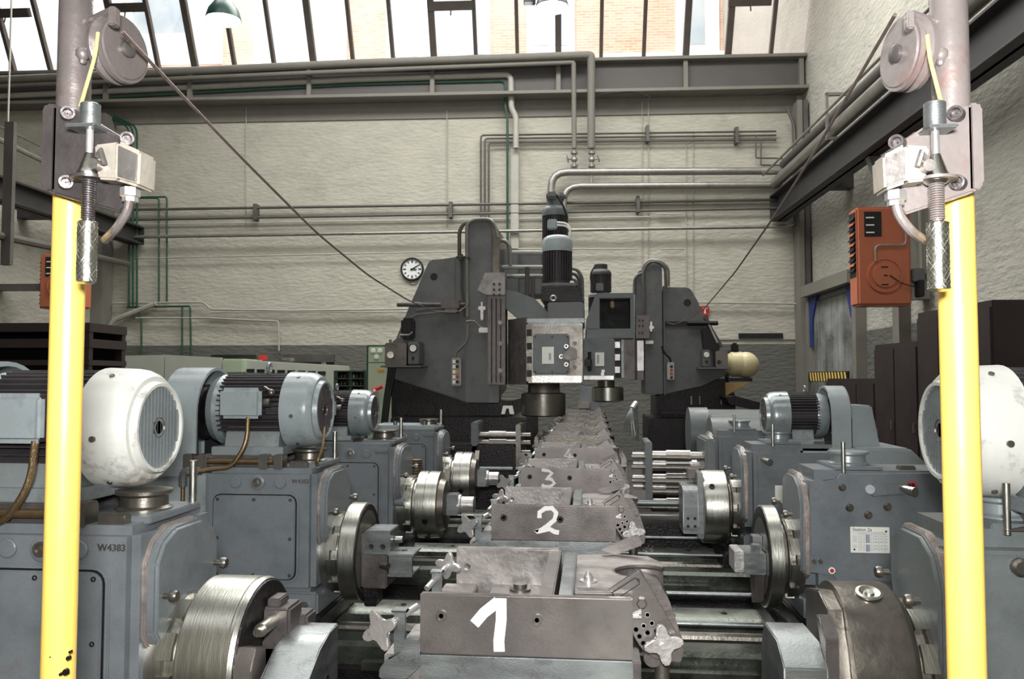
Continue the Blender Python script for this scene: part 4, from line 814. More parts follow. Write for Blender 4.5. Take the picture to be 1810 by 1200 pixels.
# ---- numbered fixtures on the centre bed
def star(mb, c, n, r, th, rot=.3):
    """four-pointed star knob: face normal n"""
    n = Vector(n).normalized(); u, w_ = perp(n); pts = []
    for i in range(32):
        a = 2 * math.pi * i / 32; q = abs(math.cos(2 * a)); rr = r * (.43 + .57 * q ** 2.1)
        pts.append((math.cos(a + rot) * rr, math.sin(a + rot) * rr))
    c = Vector(c); V = [c + u * a + w_ * b_ for a, b_ in pts] + [c + u * a + w_ * b_ + n * th for a, b_ in pts]
    k = 32
    return mb.faces(V, [tuple(range(k)), tuple(range(2 * k - 1, k - 1, -1))] + [(i, i + k, (i + 1) % k + k, (i + 1) % k) for i in range(k)], .004, 2)
def strip(mb, pts, w0, w1, y0, y1):
    """a brushed stroke along a polyline on the plate"""
    P2 = [Vector((a, b_)) for a, b_ in pts]; Lf, Rt = [], []
    for i, p in enumerate(P2):
        d = (P2[min(i + 1, len(P2) - 1)] - P2[max(i - 1, 0)]).normalized(); n_ = Vector((-d.y, d.x)); w_ = w0 + (w1 - w0) * i / (len(P2) - 1)
        Lf.append(p + n_ * w_); Rt.append(p - n_ * w_)
    for i in range(len(P2) - 1):
        STK[0] += 1; mb.prism([Lf[i], Lf[i + 1], Rt[i + 1], Rt[i]], 'y', y0 - .00006 * (STK[0] % 16), y1)
    return mb
STK = [0]
DIG = {1: ([[(-.155, -.062), (-.135, -.035), (-.105, -.008)], [(-.098, .0), (-.098, -.05), (-.103, -.10), (-.102, -.125)]], .011),
       2: ([[(-.155, -.045), (-.155, -.022), (-.135, -.006), (-.11, -.004), (-.095, -.022), (-.10, -.05), (-.125, -.075), (-.15, -.095), (-.17, -.102), (-.155, -.10)], [(-.155, -.098), (-.12, -.088), (-.10, -.10), (-.085, -.102)]], .008),
       3: ([[(-.165, -.004), (-.13, -.010), (-.112, -.022), (-.13, -.045), (-.145, -.055), (-.115, -.058), (-.10, -.08), (-.12, -.10), (-.15, -.10), (-.165, -.09)]], .008),
       4: ([[(-.12, -.002), (-.135, -.03), (-.155, -.055), (-.12, -.06), (-.09, -.06)], [(-.118, -.035), (-.12, -.06), (-.125, -.10)]], .007)}
XL, XR, ZT = -.367, .081, 1.094
def fixture(k):
    Y = 1.74 + 1.237 * k
    word = {0: 'one', 1: 'two', 2: 'three', 3: 'four'}.get(k)
    rest = ['', '', '', '', 'fifth', 'sixth', 'seventh', 'eighth', 'ninth'][k]
    lab = ('steel holding fixture with a white painted number %s on its plate, %s' % (word, ('nearest the viewer', 'just behind the nearest', 'third back', 'fourth back')[k])) if word else ('small distant holding fixture, %s from the front of the centre row' % rest)
    t = T('holding_fixture', lab, 'fixture', (XC, Y + .2, .84), 'holding fixtures along the centre bed')
    near = k < 4
    GROUND_, CAST_, GB_ = (GROUND, CAST, GROUNDB) if near else (STEELB, OILY, CAST)  # far fixtures get darker materials, shade of their gaps put into the colour
    fp = P('front_plate', MB().box(XL, XR, Y, Y + .02, ZT - .126, ZT, .003), GROUND_, t, 'brownish ground front plate')
    P('front_block', MB().box(XL, XR - .0, Y + .0, Y + .03, .86, ZT - .128, .002), GROUNDB, t, 'bluish scraped lower plate')
    if near:
        for u in (.046, .249):
            P('socket_screw', MB().lathe([(0, .0125), (.004, .0125), (.004, .009), (.001, .0085), (.001, .005), (-.002, .005)], (XL + u, Y, ZT - .046 - .003 * (u > .1)), (0, -1, 0), 18), OILY if k else STEELB, fp)
        m = MB()
        for st, in [(x,) for x in DIG[k + 1][0]]:
            pts = [(XL + (.272, .33, .272, .335)[k] + a, ZT - .006 + b_ * .88) for a, b_ in st]
            strip(m, pts, DIG[k + 1][1], DIG[k + 1][1] * 1.05, Y - .0016, Y + .0008)
        P('painted_number', m, WHITEC, fp, 'white brushed number')
    # base casting with pockets
    P('base', MB().box(XL - .03, XR - .06, Y + .03, Y + .58, .845, .955, .004), CAST_, t)
    P('pocket_rib', MB().box(XL - .03, XL + .10, Y + .03, Y + .12, .95, .996, .003).box(XL - .03, XL + .06, Y + .36, Y + .47, .95, 1.0, .003).box(XL + .10, -.12, Y + .37, Y + .47, .95, .999, .003).prism([(XL + .02, Y + .11), (XL + .10, Y + .11), (XL + .17, Y + .38), (XL + .10, Y + .38)], 'z', .95, .994).box(XL + .17, -.12, Y + .03, Y + .13, .95, .99, .003), CASTG, t)
    P('rear_plate', MB().box(XL, -.088, Y + .47, Y + .50, .90, ZT, .003), CASTG, t)
    if near:
        P('plate_screw', MB().lathe([(0, .009), (.003, .009), (.002, .004)], (XL + .03, Y + .47, 1.045), (0, -1, 0), 14), STEELB, t)
        P('ring_nut', MB().lathe([(0, .028), (.006, .028), (.008, .018), (.018, .018), (.018, .010)], (-.19, Y + .42, .998), (0, 0, 1), 20), STEELB, t)
    P('web', MB().box(-.116, -.084, Y + .02, Y + .49, .93, ZT - .002, .003), CAST, t); P('web', MB().box(-.074, -.044, Y + .02, Y + .47, .93, ZT - .004, .003), GROUNDB, t)
    # saddle with the round cut
    ys = Y + .40; pts = []
    cx, cy, r = .125, Y + .42, .075
    m = MB(); out = [(-.044, Y + .24), (-.044, Y + .60), (.06, Y + .62), (.15, Y + .60), (.185, Y + .52)]
    cut = [(cx + r * math.cos(R(a)), cy + .072 * math.sin(R(a))) for a in (40, 60, 80, 100, 120, 140, 160, 180, 200, 220, 240, 260)]
    m.prism(out + cut[::1] + [(.13, Y + .27), (.10, Y + .24)], 'z', 1.0, 1.055)
    P('saddle', m, CASTG if near else CAST_, t)
    P('saddle_lip', MB().tube([(a, b_, 1.05) for a, b_ in cut], .006, 6), CAST, t)
    P('saddle_front', MB().box(-.044, .10, Y + .235, Y + .26, .90, 1.045, .003), GROUND, t)
    P('saddle_side', MB().prism([(.10, 1.045), (.17, 1.03), (.195, .98), (.19, .92), (.10, .90)], 'y', Y + .25, Y + .50, .004), CAST, t)
    if near:
        P('locating_pin', MB().lathe([(0, .012), (.012, .012), (.024, .003)], (-.012, Y + .30, 1.055), (0, 0, 1), 14).lathe([(0, .022), (.003, .022)], (-.012, Y + .30, 1.055), (0, 0, 1), 14), BRIGHT, t)
    # raised ear and index quadrant on the right
    P('ear', MB().prism([(.02, 1.07), (.125, 1.115), (.138, 1.085), (.06, 1.055)], 'y', Y + .60, Y + .615, .003), CAST, t)
    Yq = Y + .045
    quad = [(.03, 1.10), (.098, 1.148), (.118, 1.112), (.165, 1.03), (.188, .985), (.182, .955), (.125, .962), (.098, .985), (XR - .01, 1.03), (XR - .01, 1.085)]
    q = P('index_quadrant', MB().prism(quad, 'y', Yq - .012, Yq + .004, .003), GROUND, t, 'drilled index quadrant')
    if k < 3:
        slot = MB(); a, b_ = Vector((.045, 1.092)), Vector((.092, 1.123)); n_ = Vector((-(b_ - a).y, (b_ - a).x)).normalized() * .009
        slot.prism([a + n_, b_ + n_, b_ + (b_ - a).normalized() * .007, b_ - n_, a - n_, a - (b_ - a).normalized() * .007], 'y', Yq - .0135, Yq - .011); P('slot', slot, BLACK, q)
        n2 = n_ * .72; sl = MB().prism([a + n2, b_ + n2, b_ - n2, a - n2], 'y', Yq - .0142, Yq - .012); P('slot_face', sl, GROUND, q)
        for x, z in ((.113, 1.053), (.122, 1.036), (.105, 1.030), (.089, 1.022), (.113, 1.016), (.096, 1.008), (.104, .994), (.131, 1.02), (.134, 1.0)):
            P('index_hole', MB().lathe([(0, .0052), (.001, .0052), (.001, .0042), (-.003, .004)], (x, Yq - .012, z), (0, -1, 0), 12), BLACK if z < 1.03 else BRIGHT, q)
        P('index_bolt', MB().lathe([(0, .011), (.010, .011), (.012, .009)], (.101, Yq - .012, 1.078), (0, -1, 0), 6), GROUND, q)
        P('pointer', MB().box(XR - .006, .10, Yq - .022, Yq - .012, 1.048, 1.054).prism([(XR - .005, 1.045), (.10, 1.058), (.10, 1.064), (XR - .005, 1.052)], 'y', Yq - .018, Yq - .012), BRIGHT, q)
        P('backing_plate', MB().prism([(.10, 1.12), (.14, 1.115), (.16, 1.08), (.19, .99), (.12, .97)], 'y', Yq + .004, Yq + .016, .003), CAST, t)
    P('star_knob', star(MB(), (.143, Yq - .025, .998), (0.15, -1, .05), .043, .014, .15), BRIGHT, t, 'worn four pointed star knob')
    P('knob_stud', MB().cyl((.143, Yq - .046, .998), (.143, Yq, .998), .0065), BRIGHT, t)
    P('quadrant_shaft', MB().cyl((.125, Yq + .0, .96), (.125, Yq + .2, .96), .02).box(.06, .10, Yq, Yq + .1, .80, .95, .003), CAST, t)
    P('side_bracket', MB().cyl((.145, Yq + .02, .84), (.145, Yq + .02, .97), .016), STEELB, t)
    # left bracket, clamp and knobs
    P('left_bracket', MB().prism([(XL, .995), (XL - .035, .995), (XL - .04, .965), (XL - .07, .955), (XL - .088, .932), (XL - .088, .912), (XL - .03, .912), (XL, .94)], 'y', Y + .0, Y + .12, .003), GROUNDB, t)
    P('bracket_post', MB().cyl((XL - .06, Y + .06, .60), (XL - .06, Y + .06, .912), .014, None, 14), STEELB, t)
    for j, (yy, ny, zz) in enumerate(((Y + .04, -1, 1.035), (Y + .36, .4, 1.045))):
        xk = XL - .032 - .02 * (j == 0)
        m = MB().box(xk - .012, xk + .012, yy - .010, yy + .012, .955, zz + .012, .003).box(xk - .018, xk + .018, yy - .016, yy + .018, zz + .008, zz + .014, .003)
        P('clamp_head', m, GROUNDB, t)
        dv = Vector((-.62, -.75, -.30)) if j == 0 else Vector((.35, .85, .35))
        dv.normalize(); c = Vector((xk, yy, zz - .004))
        P('clamp_bolt', MB().cyl(c - dv * .05, c + dv * .055, .0075, None, 12), BRIGHT, t)
        P('star_knob', star(MB(), c + dv * .052, (-.35, -1, .1) if j == 0 else (.25, 1, .1), .046 if j == 0 else .037, .012, .5 if j == 0 else .2), BRIGHT, t, 'worn four pointed star knob')
        P('clamp_seat', MB().box(xk - .03, XL + .01, yy - .02, yy + .06, .90, .958, .003), CASTG, t)
for k in range(9): fixture(k)
# thin push rods between the stations
for k, yc in enumerate(YS[:4]):
    for s, sd in ((1, 'right'),):
        U = UF(s); t = T('push_rod_pair', 'pair of thin ground rods crossing low from the centre bed, %s station on the %s' % (names[k], sd), 'rod', (U(.45), yc + .55, .60))
        P('rod', MB().cyl((U(.23), yc + .32, .645), (U(.85), yc + .32, .645), .009, None, 10), GROUNDB, t); P('rod', MB().cyl((U(.23), yc - .06, .63), (U(.85), yc - .06, .63), .009, None, 10), GROUNDB, t)
        P('rod_support', MB().box(U(.80), U(.84), yc - .1, yc + .335, .50, .66, .004), OILY, t)
# multi spindle heads near the far stations
def drillhead(s, yc, lab):
    U = UF(s); t = T('multi_spindle_head', lab, 'drill head', (U(.6), yc, .6))
    P('front_plate', MB().box(U(.44), U(.48), yc - .18, yc + .18, .84, 1.18, .006), PAINT2 if s > 0 else STEELB, t); P('guide_plate', MB().box(U(.30), U(.33), yc - .18, yc + .2, .68, 1.09, .01), STEELB, t)
    P('back_plate', MB().box(U(.78), U(.84), yc - .2, yc + .2, .7, 1.2, .01), PAINT2, t); P('stand', MB().box(U(.34), U(.80), yc - .15, yc + .15, .50, .70, .01), OILY, t)
    P('bush_block', MB().box(U(.34), U(.44), yc - .2, yc - .12, .80, .90, .004), GROUND, t)
    j = 0
    for z in (.80, .88, .95, 1.02, 1.09):
        for y in (-.16, -.06, .06):
            P('drill_spindle', MB().lathe([(0, .010), (.12, .010), (.12, .018), (.2, .018), (.2, .024), (.34, .024), (.34, .014), (.42, .014)], (U(.36 + .01 * (j % 3)), yc + y, z + .01 * (j % 2)), (s, 0, 0), 12), BRIGHT if j % 3 else STEELB, t); j += 1
    P('tie_bar', MB().cyl((U(.33), yc - .2, .83), (U(.80), yc - .2, .83), .02), GROUNDB, t)
    return t
drillhead(1, 5.05, 'multi spindle drilling head with bright shafts and plates right of the centre row'); drillhead(-1, 6.75, 'dark multi spindle drilling head with horizontal shafts left of the centre row')
t = T('coolant_pipe', 'upright coolant pipe with loose thin hoses right of the far fixtures', 'pipe', at(1125, 775, 5.2))
P('stand_pipe', MB().tube([at(1126, 780, 5.2), at(1124, 712, 5.2)], .012), GROUNDB, t); P('nozzle', MB().tube([at(1124, 712, 5.2), at(1117, 722, 5.15)], .016), BRIGHT, t)
for i in range(5): P('hose', MB().tube([at(1117, 720, 5.15), at(1112 + i * 3 - 6, 740, 5.1), at(1103 + i * 5, 762 + i * 2, 5.1)], .004, 6, .05), GROUNDB, t)
# ---- milling columns
def vmotor(t, name, x, y0, y1, r, Y, cap, capmat, dep=0):
    """upright motor drawn between two heights; returns the part"""
    a = at(x, y0, Y); b_ = at(x, y1, Y); c = at(x, cap, Y); yy = Y + r
    o = Vector((a.x, yy, b_.z)); H = a.z - b_.z; hc = c.z - b_.z
    p = P('housing', MB().cyl((a.x, yy, b_.z), (a.x, yy, c.z), r * .84, None, 24), FIN, t); m = MB()
    for i in range(32):
        an = 2 * math.pi * i / 32; ca, sa = math.cos(an), math.sin(an); w_ = .004; V = []
        for z in (b_.z + H * .12, c.z):
            for rr, tt in ((r * .8, -w_), (r, -w_), (r, w_), (r * .8, w_)): V.append((a.x + ca * rr - sa * tt, yy + sa * rr + ca * tt, z))
        m.faces(V, [(0, 1, 2, 3), (7, 6, 5, 4), (0, 4, 5, 1), (1, 5, 6, 2), (2, 6, 7, 3)])
    P('cooling_fins', m, FIN, t)
    P('fan_cover', MB().lathe([(-.004, r * 1.02), (H - hc - .05, r * 1.03), (H - hc - .02, r * .93), (H - hc, r * .7)], (a.x, yy, c.z), (0, 0, 1), 30), capmat, t)
    P('motor_flange', MB().lathe([(-.03, r * 1.15), (.0, r * 1.15), (.02, r * .95)], o, (0, 0, 1), 24), DARKP, t)
    return p
Y1 = 7.45
t = T('milling_column', 'large dark grey milling machine column on the left with slanting side and tall slideway', 'machine', at(830, 1000, Y1) * 1.0)
ORG[t].z = 0; t.location.z = 0; ORG[t].y = 7.8; t.location.y = 7.8
P('base', MB().pprism([(690, 738), (930, 738), (930, 1180), (690, 1180)], 7.1, 1.6, .01), OILY, t)
P('pedestal', MB().pprism([(692, 668), (822, 708), (905, 708), (905, 740), (692, 740)], 7.5, 1.0), OILY, t)
for px in (712, 760, 805): P('pocket', MB().lathe([(0, .055), (.01, .055), (.01, .04)], at(px, 724, 7.495), (0, -1, 0), 16), BLACK, t)
P('column_body', MB().pprism([(757, 463), (761, 459), (808, 456), (812, 452), (828, 452), (828, 712), (692, 668), (681, 645), (684, 610), (702, 600), (724, 540)], Y1, .75, .012), DARKP, t)
P('porthole', MB().lathe([(0, .034), (.002, .034), (.002, .001)], at(767, 489, Y1), (0, -1, 0), 24), BLACK, t)
P('body_seam', MB().pprism([(735, 546), (820, 538), (820, 540), (735, 549)], Y1 - .006, .01), PAINT, t); P('body_edge', MB().pprism([(812, 452), (828, 452), (828, 712), (812, 707)], Y1 - .02, .03, .004), DARKP, t)
P('body_rib', MB().pbox(801, 458, 804, 540, Y1 - .008, .02), DARKP, t)
P('slideway', MB().pbox(823, 390, 869, 712, Y1 - .15, .8, .008), DARKP, t); P('slideway_flank', MB().pprism([(869, 392), (883, 408), (883, 690), (869, 706)], Y1 - .10, .6, .004), STEELB, t)
P('guide_rail', MB().pbox(862, 490, 893, 680, Y1 - .30, .2, .004), CAST, t)
for x in (868, 876, 884): P('guide_groove', MB().pbox(x, 528, x + 2, 676, Y1 - .306, .01), OILY, t)
gp = P('stop_plate', MB().prism([(at(860, 0, Y1 - .35).x, at(0, 530, Y1 - .35).z), (at(893, 0, Y1 - .35).x, at(0, 530, Y1 - .35).z), (at(893, 0, Y1 - .35).x, at(0, 493, Y1 - .35).z), (at(858, 0, Y1 - .35).x, at(0, 493, Y1 - .35).z), (at(845, 0, Y1 - .35).x, at(0, 522, Y1 - .35).z)], 'y', Y1 - .36, Y1 - .3, .003), CASTG, t)
for x in (873, 883):
    for y in (502, 512, 521): P('bolt', MB().cyl(at(x, y, Y1 - .38), at(x, y, Y1 - .34), .012, None, 6), OILY, gp)
P('guide_foot', MB().pbox(864, 680, 882, 712, Y1 - .2, .1, .004), PAINT2, t)
for y in (570, 607, 655): P('bolt', MB().cyl(at(884, y, Y1 - .34), at(884, y, Y1 - .28), .02, None, 10), CAST, t)
P('saddle_arm', MB().pprism([(893, 512), (915, 516), (946, 528), (972, 556), (972, 578), (932, 578), (893, 545)], Y1 - .25, .7, .008), PAINT2, t)
P('ram', MB().pbox(968, 534, 1032, 572, Y1 - .45, .9, .01), DARKP, t); P('ram_ledge', MB().pbox(930, 563, 1033, 570, Y1 - .5, .1, .004), GROUNDB, t)
P('ram_top', MB().pprism([(955, 532), (962, 505), (1018, 505), (1026, 518), (1032, 534)], Y1 - .35, .5, .01), OILY, t); P('ring_bolt', MB().torus(at(978, 527, Y1 - .4), (0, 1, 0), .022, .008, 16), BRIGHT, t)
P('head_side', MB().prism([(at(897, 0, Y1 - .3).x, Y1 - .25), (at(930, 0, Y1 - .55).x, Y1 - .55), (at(930, 0, Y1 - .55).x, Y1), (at(897, 0, Y1 - .3).x, Y1)], 'z', at(0, 679, Y1 - .5).z, at(0, 568, Y1 - .5).z), CASTG, t, 'brushed slanting side plate')
YH = Y1 - .6
h = P('milling_head', MB().pbox(930, 570, 1030, 677, YH, .8, .014), STEELB, t)
for i in range(4): P('slide_notch', MB().pbox(931, 582 + i * 24, 940, 594 + i * 24, YH - .004, .02), BLACK, h)
P('head_edge', MB().pbox(942, 572, 1030, 576, YH - .01, .02), GROUNDB, h); P('lower_rim', MB().pbox(940, 664, 1028, 676, YH - .008, .03, .003), BRIGHT, h)
P('cover', MB().pbox(942, 590, 1007, 662, YH - .025, .04, .012), DARKP if False else PAINT2, t, 'square cover with white plate')
P('name_plate', MB().pbox(958, 613, 979, 643, YH - .029, .01), LABEL, t); P('name_plate_print', MB().pbox(970, 624, 974, 636, YH - .031, .01), INKP, t)
for x in (946, 976, 1003):
    for y in (595, 657): P('bolt', MB().cyl(at(x, y, YH - .03), at(x, y, YH - .02), .007, None, 8), OILY, t)
for x, y in ((1001, 612), (1016, 607), (992, 630), (1001, 644), (1016, 649)): P('bolt', MB().lathe([(0, .018), (.012, .018), (.012, .01), (.004, .009)], at(x, y, YH - .02), (0, -1, 0), 12), BRIGHT if x < 1010 else CAST, t)
P('lever', MB().pprism([(994, 627), (1010, 612), (1020, 618), (1020, 634), (1008, 637), (994, 634)], YH - .06, .03, .006), CAST, t)
P('spindle', MB().lathe([(0, .14), (.12, .135), (.14, .12)], Vector((at(959, 700, YH).x, YH + .2, at(959, 704, YH).z)), (0, 0, 1), 32), STEELB, t)
P('cutter', MB().lathe([(0, .17), (.01, .19), (.19, .19), (.2, .16)], Vector((at(958, 736, YH).x, YH + .2, at(958, 737, YH).z)), (0, 0, 1), 40), STEELB, t, 'wide round milling cutter')
P('cutter_bracket', MB().pprism([(886, 732), (889, 717), (906, 717), (909, 732), (901, 732), (899, 722), (895, 722), (892, 732)], Y1 - .4, .02), LABEL, t)
# shaft, switch clamp, valves
P('trip_shaft', MB().tube([at(702, 538, Y1 - .06), at(846, 538, Y1 - .06)], .022), CAST, t); P('shaft_clamp', MB().pbox(779, 530, 812, 545, Y1 - .1, .1, .006), CAST, t)
P('clamp_foot', MB().pbox(786, 545, 808, 553, Y1 - .09, .09, .004), CAST, t)
P('air_line', MB().ptube([(726, 562), (735, 556), (785, 551), (800, 550)], Y1 - .03, .01, .03), PIPEM, t)
P('valve_stack', MB().pbox(708, 562, 730, 600, Y1 - .1, .15, .02), OILY, t); P('air_line', MB().ptube([(706, 598), (706, 592), (724, 592), (729, 586)], Y1 - .12, .009, .03), PIPEM, t)
P('shelf', MB().pbox(672, 646, 744, 649, Y1 - .32, .35, .003), DARKP, t); P('hydraulic_block', MB().pbox(680, 606, 718, 646, Y1 - .3, .3, .008), STEELB, t)
P('block_knob', MB().cyl(at(690, 627, Y1 - .36), at(690, 627, Y1 - .28), .03).cyl(at(690, 600, Y1 - .2), at(690, 608, Y1 - .2), .012), STEELB, t)
gx = P('gauge_box', MB().pbox(721, 604, 740, 644, Y1 - .28, .25, .008), DARKP, t); P('gauge', MB().lathe([(0, .038), (.01, .038), (.01, .032)], at(730, 615, Y1 - .28), (0, -1, 0), 24), LABEL, gx, 'round white gauge'); P('gauge_rim', MB().torus(at(730, 615, Y1 - .29), (0, 1, 0), .036, .005), BLACK, gx)
P('gauge_knob', MB().lathe([(0, .014), (.02, .012)], at(730, 633, Y1 - .28), (0, -1, 0), 12), BLACK, gx)
pn = P('push_button_panel', MB().pbox(798, 632, 815, 682, Y1 - .07, .06, .008), PIPEM, t, 'grey push button box')
for i, mt in enumerate((BLACK, BLACK, ORNP, REDP, BLACK)):
    P('button', MB().lathe([(0, .014), (.018, .013)], at(808.5, 639 + i * 9, Y1 - .07), (0, -1, 0), 12), mt, pn); P('button_label', MB().pbox(800, 636 + i * 9, 805, 642 + i * 9, Y1 - .073, .01), LABEL, pn)
P('panel_cable', MB().ptube([(804, 632), (806, 622), (826, 604), (827, 570)], Y1 - .18, .012, .08), PIPEM, t)
P('limit_switch', MB().pbox(846, 579, 863, 588, Y1 - .24, .08, .006), LABEL, t); P('switch_valve', MB().pbox(849, 546, 854, 566, Y1 - .22, .05, .008).pbox(845, 541, 858, 548, Y1 - .21, .04, .006).pbox(850, 533, 853, 542, Y1 - .2, .03, .004), BRIGHT, t); P('switch_pipe', MB().ptube([(824, 568), (838, 566), (848, 578), (864, 583), (876, 588)], Y1 - .2, .009, .04), PIPEM, t)
# looping pipes at the top
P('loop_pipe', MB().ptube([(812, 455), (812, 408), (820, 394), (862, 391)], Y1 - .1, .018, .12), PIPED, t); P('loop_pipe', MB().ptube([(826, 560), (825, 408), (826, 394), (838, 387), (866, 387), (876, 400), (880, 420)], Y1 - .17, .016, .1), PIPEM, t)
P('loop_pipe', MB().ptube([(884, 425), (892, 425), (901, 434), (902, 470)], Y1 + .1, .018, .1), PIPEM, t); P('pipe_union', MB().pbox(805, 448, 820, 458, Y1 - .12, .1, .02).pbox(820, 452, 831, 458, Y1 - .2, .1, .015), PIPED, t)
P('loop_pipe', MB().ptube([(816, 460), (816, 510), (822, 560)], Y1 - .05, .012, .05), PIPED, t)
# what stands behind the arm
P('rear_unit', MB().pbox(902, 447, 958, 520, Y1 + .5, .5, .01), DARKP, t); P('rear_unit_cover', MB().pbox(885, 440, 915, 530, Y1 + .3, .2, .01), PAINT2, t)
for y, x0, x1 in ((472, 883, 960), (488, 896, 970), (446, 905, 958)): P('cross_pipe', MB().ptube([(x0, y), (x1, y)], Y1 + .15, .018, 0), PIPEL if y < 480 else PIPEM, t)
for x, y0, y1 in ((932, 472, 524), (942, 490, 528)): P('drop_pipe', MB().ptube([(x, y0), (x, y1)], Y1 + .12, .02, 0), PIPED, t)
for i in range(3): P('side_hose', MB().ptube([(1008, 474 + i * 9), (1020 - i * 2, 476 + i * 9), (1029 - i * 4, 490 + i * 6), (1030 - i * 3, 545)], Y1 - .1 + i * .08, .016, .14), GROUNDB if i != 1 else PIPED, t)
vm = T('electric_motor', 'upright motor with dark vertical fins and grey cap on the left milling head', 'motor', (at(984, 505, Y1).x, Y1 - .1, at(984, 505, Y1).z), 'upright motors of the milling heads')
vmotor(vm, 'm', 984, 413, 503, .132, Y1 - .3, 441, LIGHTB)
P('mounting_flange', MB().pbox(956, 500, 1020, 506, Y1 - .32, .4, .01), DARKP, vm)
vm = T('electric_motor', 'upright motor behind and above the grey capped one, with a small terminal box', 'motor', (at(980, 480, 8.2).x, 8.3, at(980, 480, 8.2).z), 'upright motors of the milling heads')
vmotor(vm, 'm', 980, 360, 470, .13, 8.1, 378, PAINT2)
P('terminal_box', MB().pbox(967, 387, 985, 405, 8.04, .1, .012), LIGHTB, vm); P('brake_cap', MB().lathe([(0, .085), (.10, .085), (.1, .07)], (at(980, 360, 8.1).x, 8.23, at(980, 360, 8.1).z - .02), (0, 0, 1), 24), PAINT2, vm)
P('support', MB().pbox(962, 470, 998, 560, 8.1, .25), OILY, vm)
for i in range(2): P('cable', MB().ptube([(985, 393 + i * 5), (1000, 394 + i * 5), (1008, 402 + i * 4), (1007, 418)], 8.0, .010, .08), LABEL, vm)
P('cable', MB().ptube([(984, 345), (995, 362), (1003, 385)], 8.05, .01, .08), BLACK, vm)
P('pipe_joint', MB().pbox(965, 338, 985, 350, 8.1, .15, .02).pbox(985, 340, 1000, 350, 8.15, .15, .02), PAINT2, vm)
for i in range(3): P('hanging_hose', MB().ptube([(690 + i * 4, 640), (686 + i * 4, 672), (681 + i * 3, 705), (676 + i * 3, 752)], Y1 - .12, .018, .2), BLACK, t)
# right column
Y2 = 10.1
t = T('milling_column', 'darker milling machine column on the right, farther away, with slanting side and slideway', 'machine', (at(1200, 700, Y2).x, Y2 + .3, 0))
P('base', MB().pbox(1150, 740, 1310, 1020, Y2 - .3, 1.6, .01), OILY, t); P('pedestal', MB().pprism([(1160, 700), (1182, 696), (1285, 668), (1300, 700), (1300, 745), (1160, 745)], Y2 + .06, 1.0), OILY, t)
for x in (1222, 1237, 1275): P('rod', MB().ptube([(x, 700), (x, 715)], Y2 - .0, .01), BRIGHT, t)
P('bed_top', MB().pbox(1168, 726, 1300, 733, Y2 - .15, .5, .005), OILY, t)
P('column_body', MB().pprism([(1172, 509), (1178, 507), (1215, 508), (1222, 512), (1232, 530), (1246, 560), (1262, 600), (1285, 650), (1283, 664), (1240, 682), (1178, 697), (1172, 697)], Y2, .8, .012), DARKP, t)
P('porthole', MB().lathe([(0, .045), (.002, .045), (.002, .001)], at(1215, 535, Y2), (0, -1, 0), 20), BLACK, t); P('body_ledge', MB().pprism([(1176, 568), (1240, 568), (1246, 576), (1176, 576)], Y2 - .03, .05), OILY, t)
P('slideway', MB().pbox(1138, 466, 1172, 697, Y2 - .15, .8, .01), DARKP, t); P('slideway_flank', MB().pprism([(1122, 492), (1130, 478), (1138, 478), (1138, 672), (1122, 672)], Y2 - .05, .6, .004), DARKP, t)
P('column_edge', MB().pbox(1172, 505, 1176, 698, Y2 - .05, .1), PAINT2, t); P('stop_plate', MB().pbox(1124, 557, 1148, 598, Y2 - .3, .15, .004), CAST, t)
for x in (1130, 1136):
    for y in (566, 576, 588): P('bolt', MB().cyl(at(x, y, Y2 - .33), at(x, y, Y2 - .29), .012, None, 6), OILY, t)
P('scale_plate', MB().pbox(1126, 602, 1138, 655, Y2 - .26, .1, .003), BRIGHT, t, 'bright long plate'); P('guide_foot', MB().pbox(1126, 655, 1138, 672, Y2 - .25, .1), CAST, t)
P('limit_switch', MB().pbox(1141, 602, 1155, 608, Y2 - .26, .1, .005), LABEL, t); P('switch_valve', MB().pbox(1149, 568, 1153, 586, Y2 - .25, .06, .006).pbox(1146, 576, 1156, 581, Y2 - .24, .05, .005), BRIGHT, t)
P('rail_column', MB().pprism([(1098, 598), (1122, 598), (1122, 672), (1098, 668)], Y2 - .3, .5, .006), CAST, t); P('rail_edge', MB().pbox(1098, 598, 1103, 668, Y2 - .34, .1), GROUNDB, t)
fr = MB(); a = at(1040, 520, Y2 - .6)
fr.pprism([(1036, 566), (1052, 522), (1060, 519), (1060, 597), (1034, 597)], Y2 - .6, .6, .006); fr.pbox(1114, 519, 1121, 597, Y2 - .602, .6, .006); fr.pbox(1056, 518, 1120.5, 527, Y2 - .604, .6, .006); fr.pbox(1036, 581, 1120.8, 598, Y2 - .606, .6, .006)
P('hollow_guard', fr, PAINT2, t, 'hollow box frame with a square opening'); P('guard_back', MB().pbox(1040, 522, 1120, 590, Y2 - .2, .02), BLACK, t); P('inner_fitting', MB().pbox(1079, 532, 1086, 544, Y2 - .3, .08, .01), BRASS, t)
h = P('milling_head', MB().pbox(1030, 598, 1087, 672, Y2 - .75, .8, .012), PAINT2, t); P('name_plate', MB().pbox(1052, 623, 1068, 647, Y2 - .76, .02), LABEL, h); P('name_plate_print', MB().pbox(1055, 627, 1059, 642, Y2 - .764, .01), INKP, h)
P('lower_rim', MB().pbox(1032, 664, 1085, 671, Y2 - .76, .02), BRIGHT, h)
for i in range(3): P('slide_notch', MB().pbox(1087, 604 + i * 22, 1096, 615 + i * 22, Y2 - .62, .1), BRIGHT, h)
P('notch_backing', MB().pbox(1086, 598, 1098, 668, Y2 - .6, .5), OILY, h)
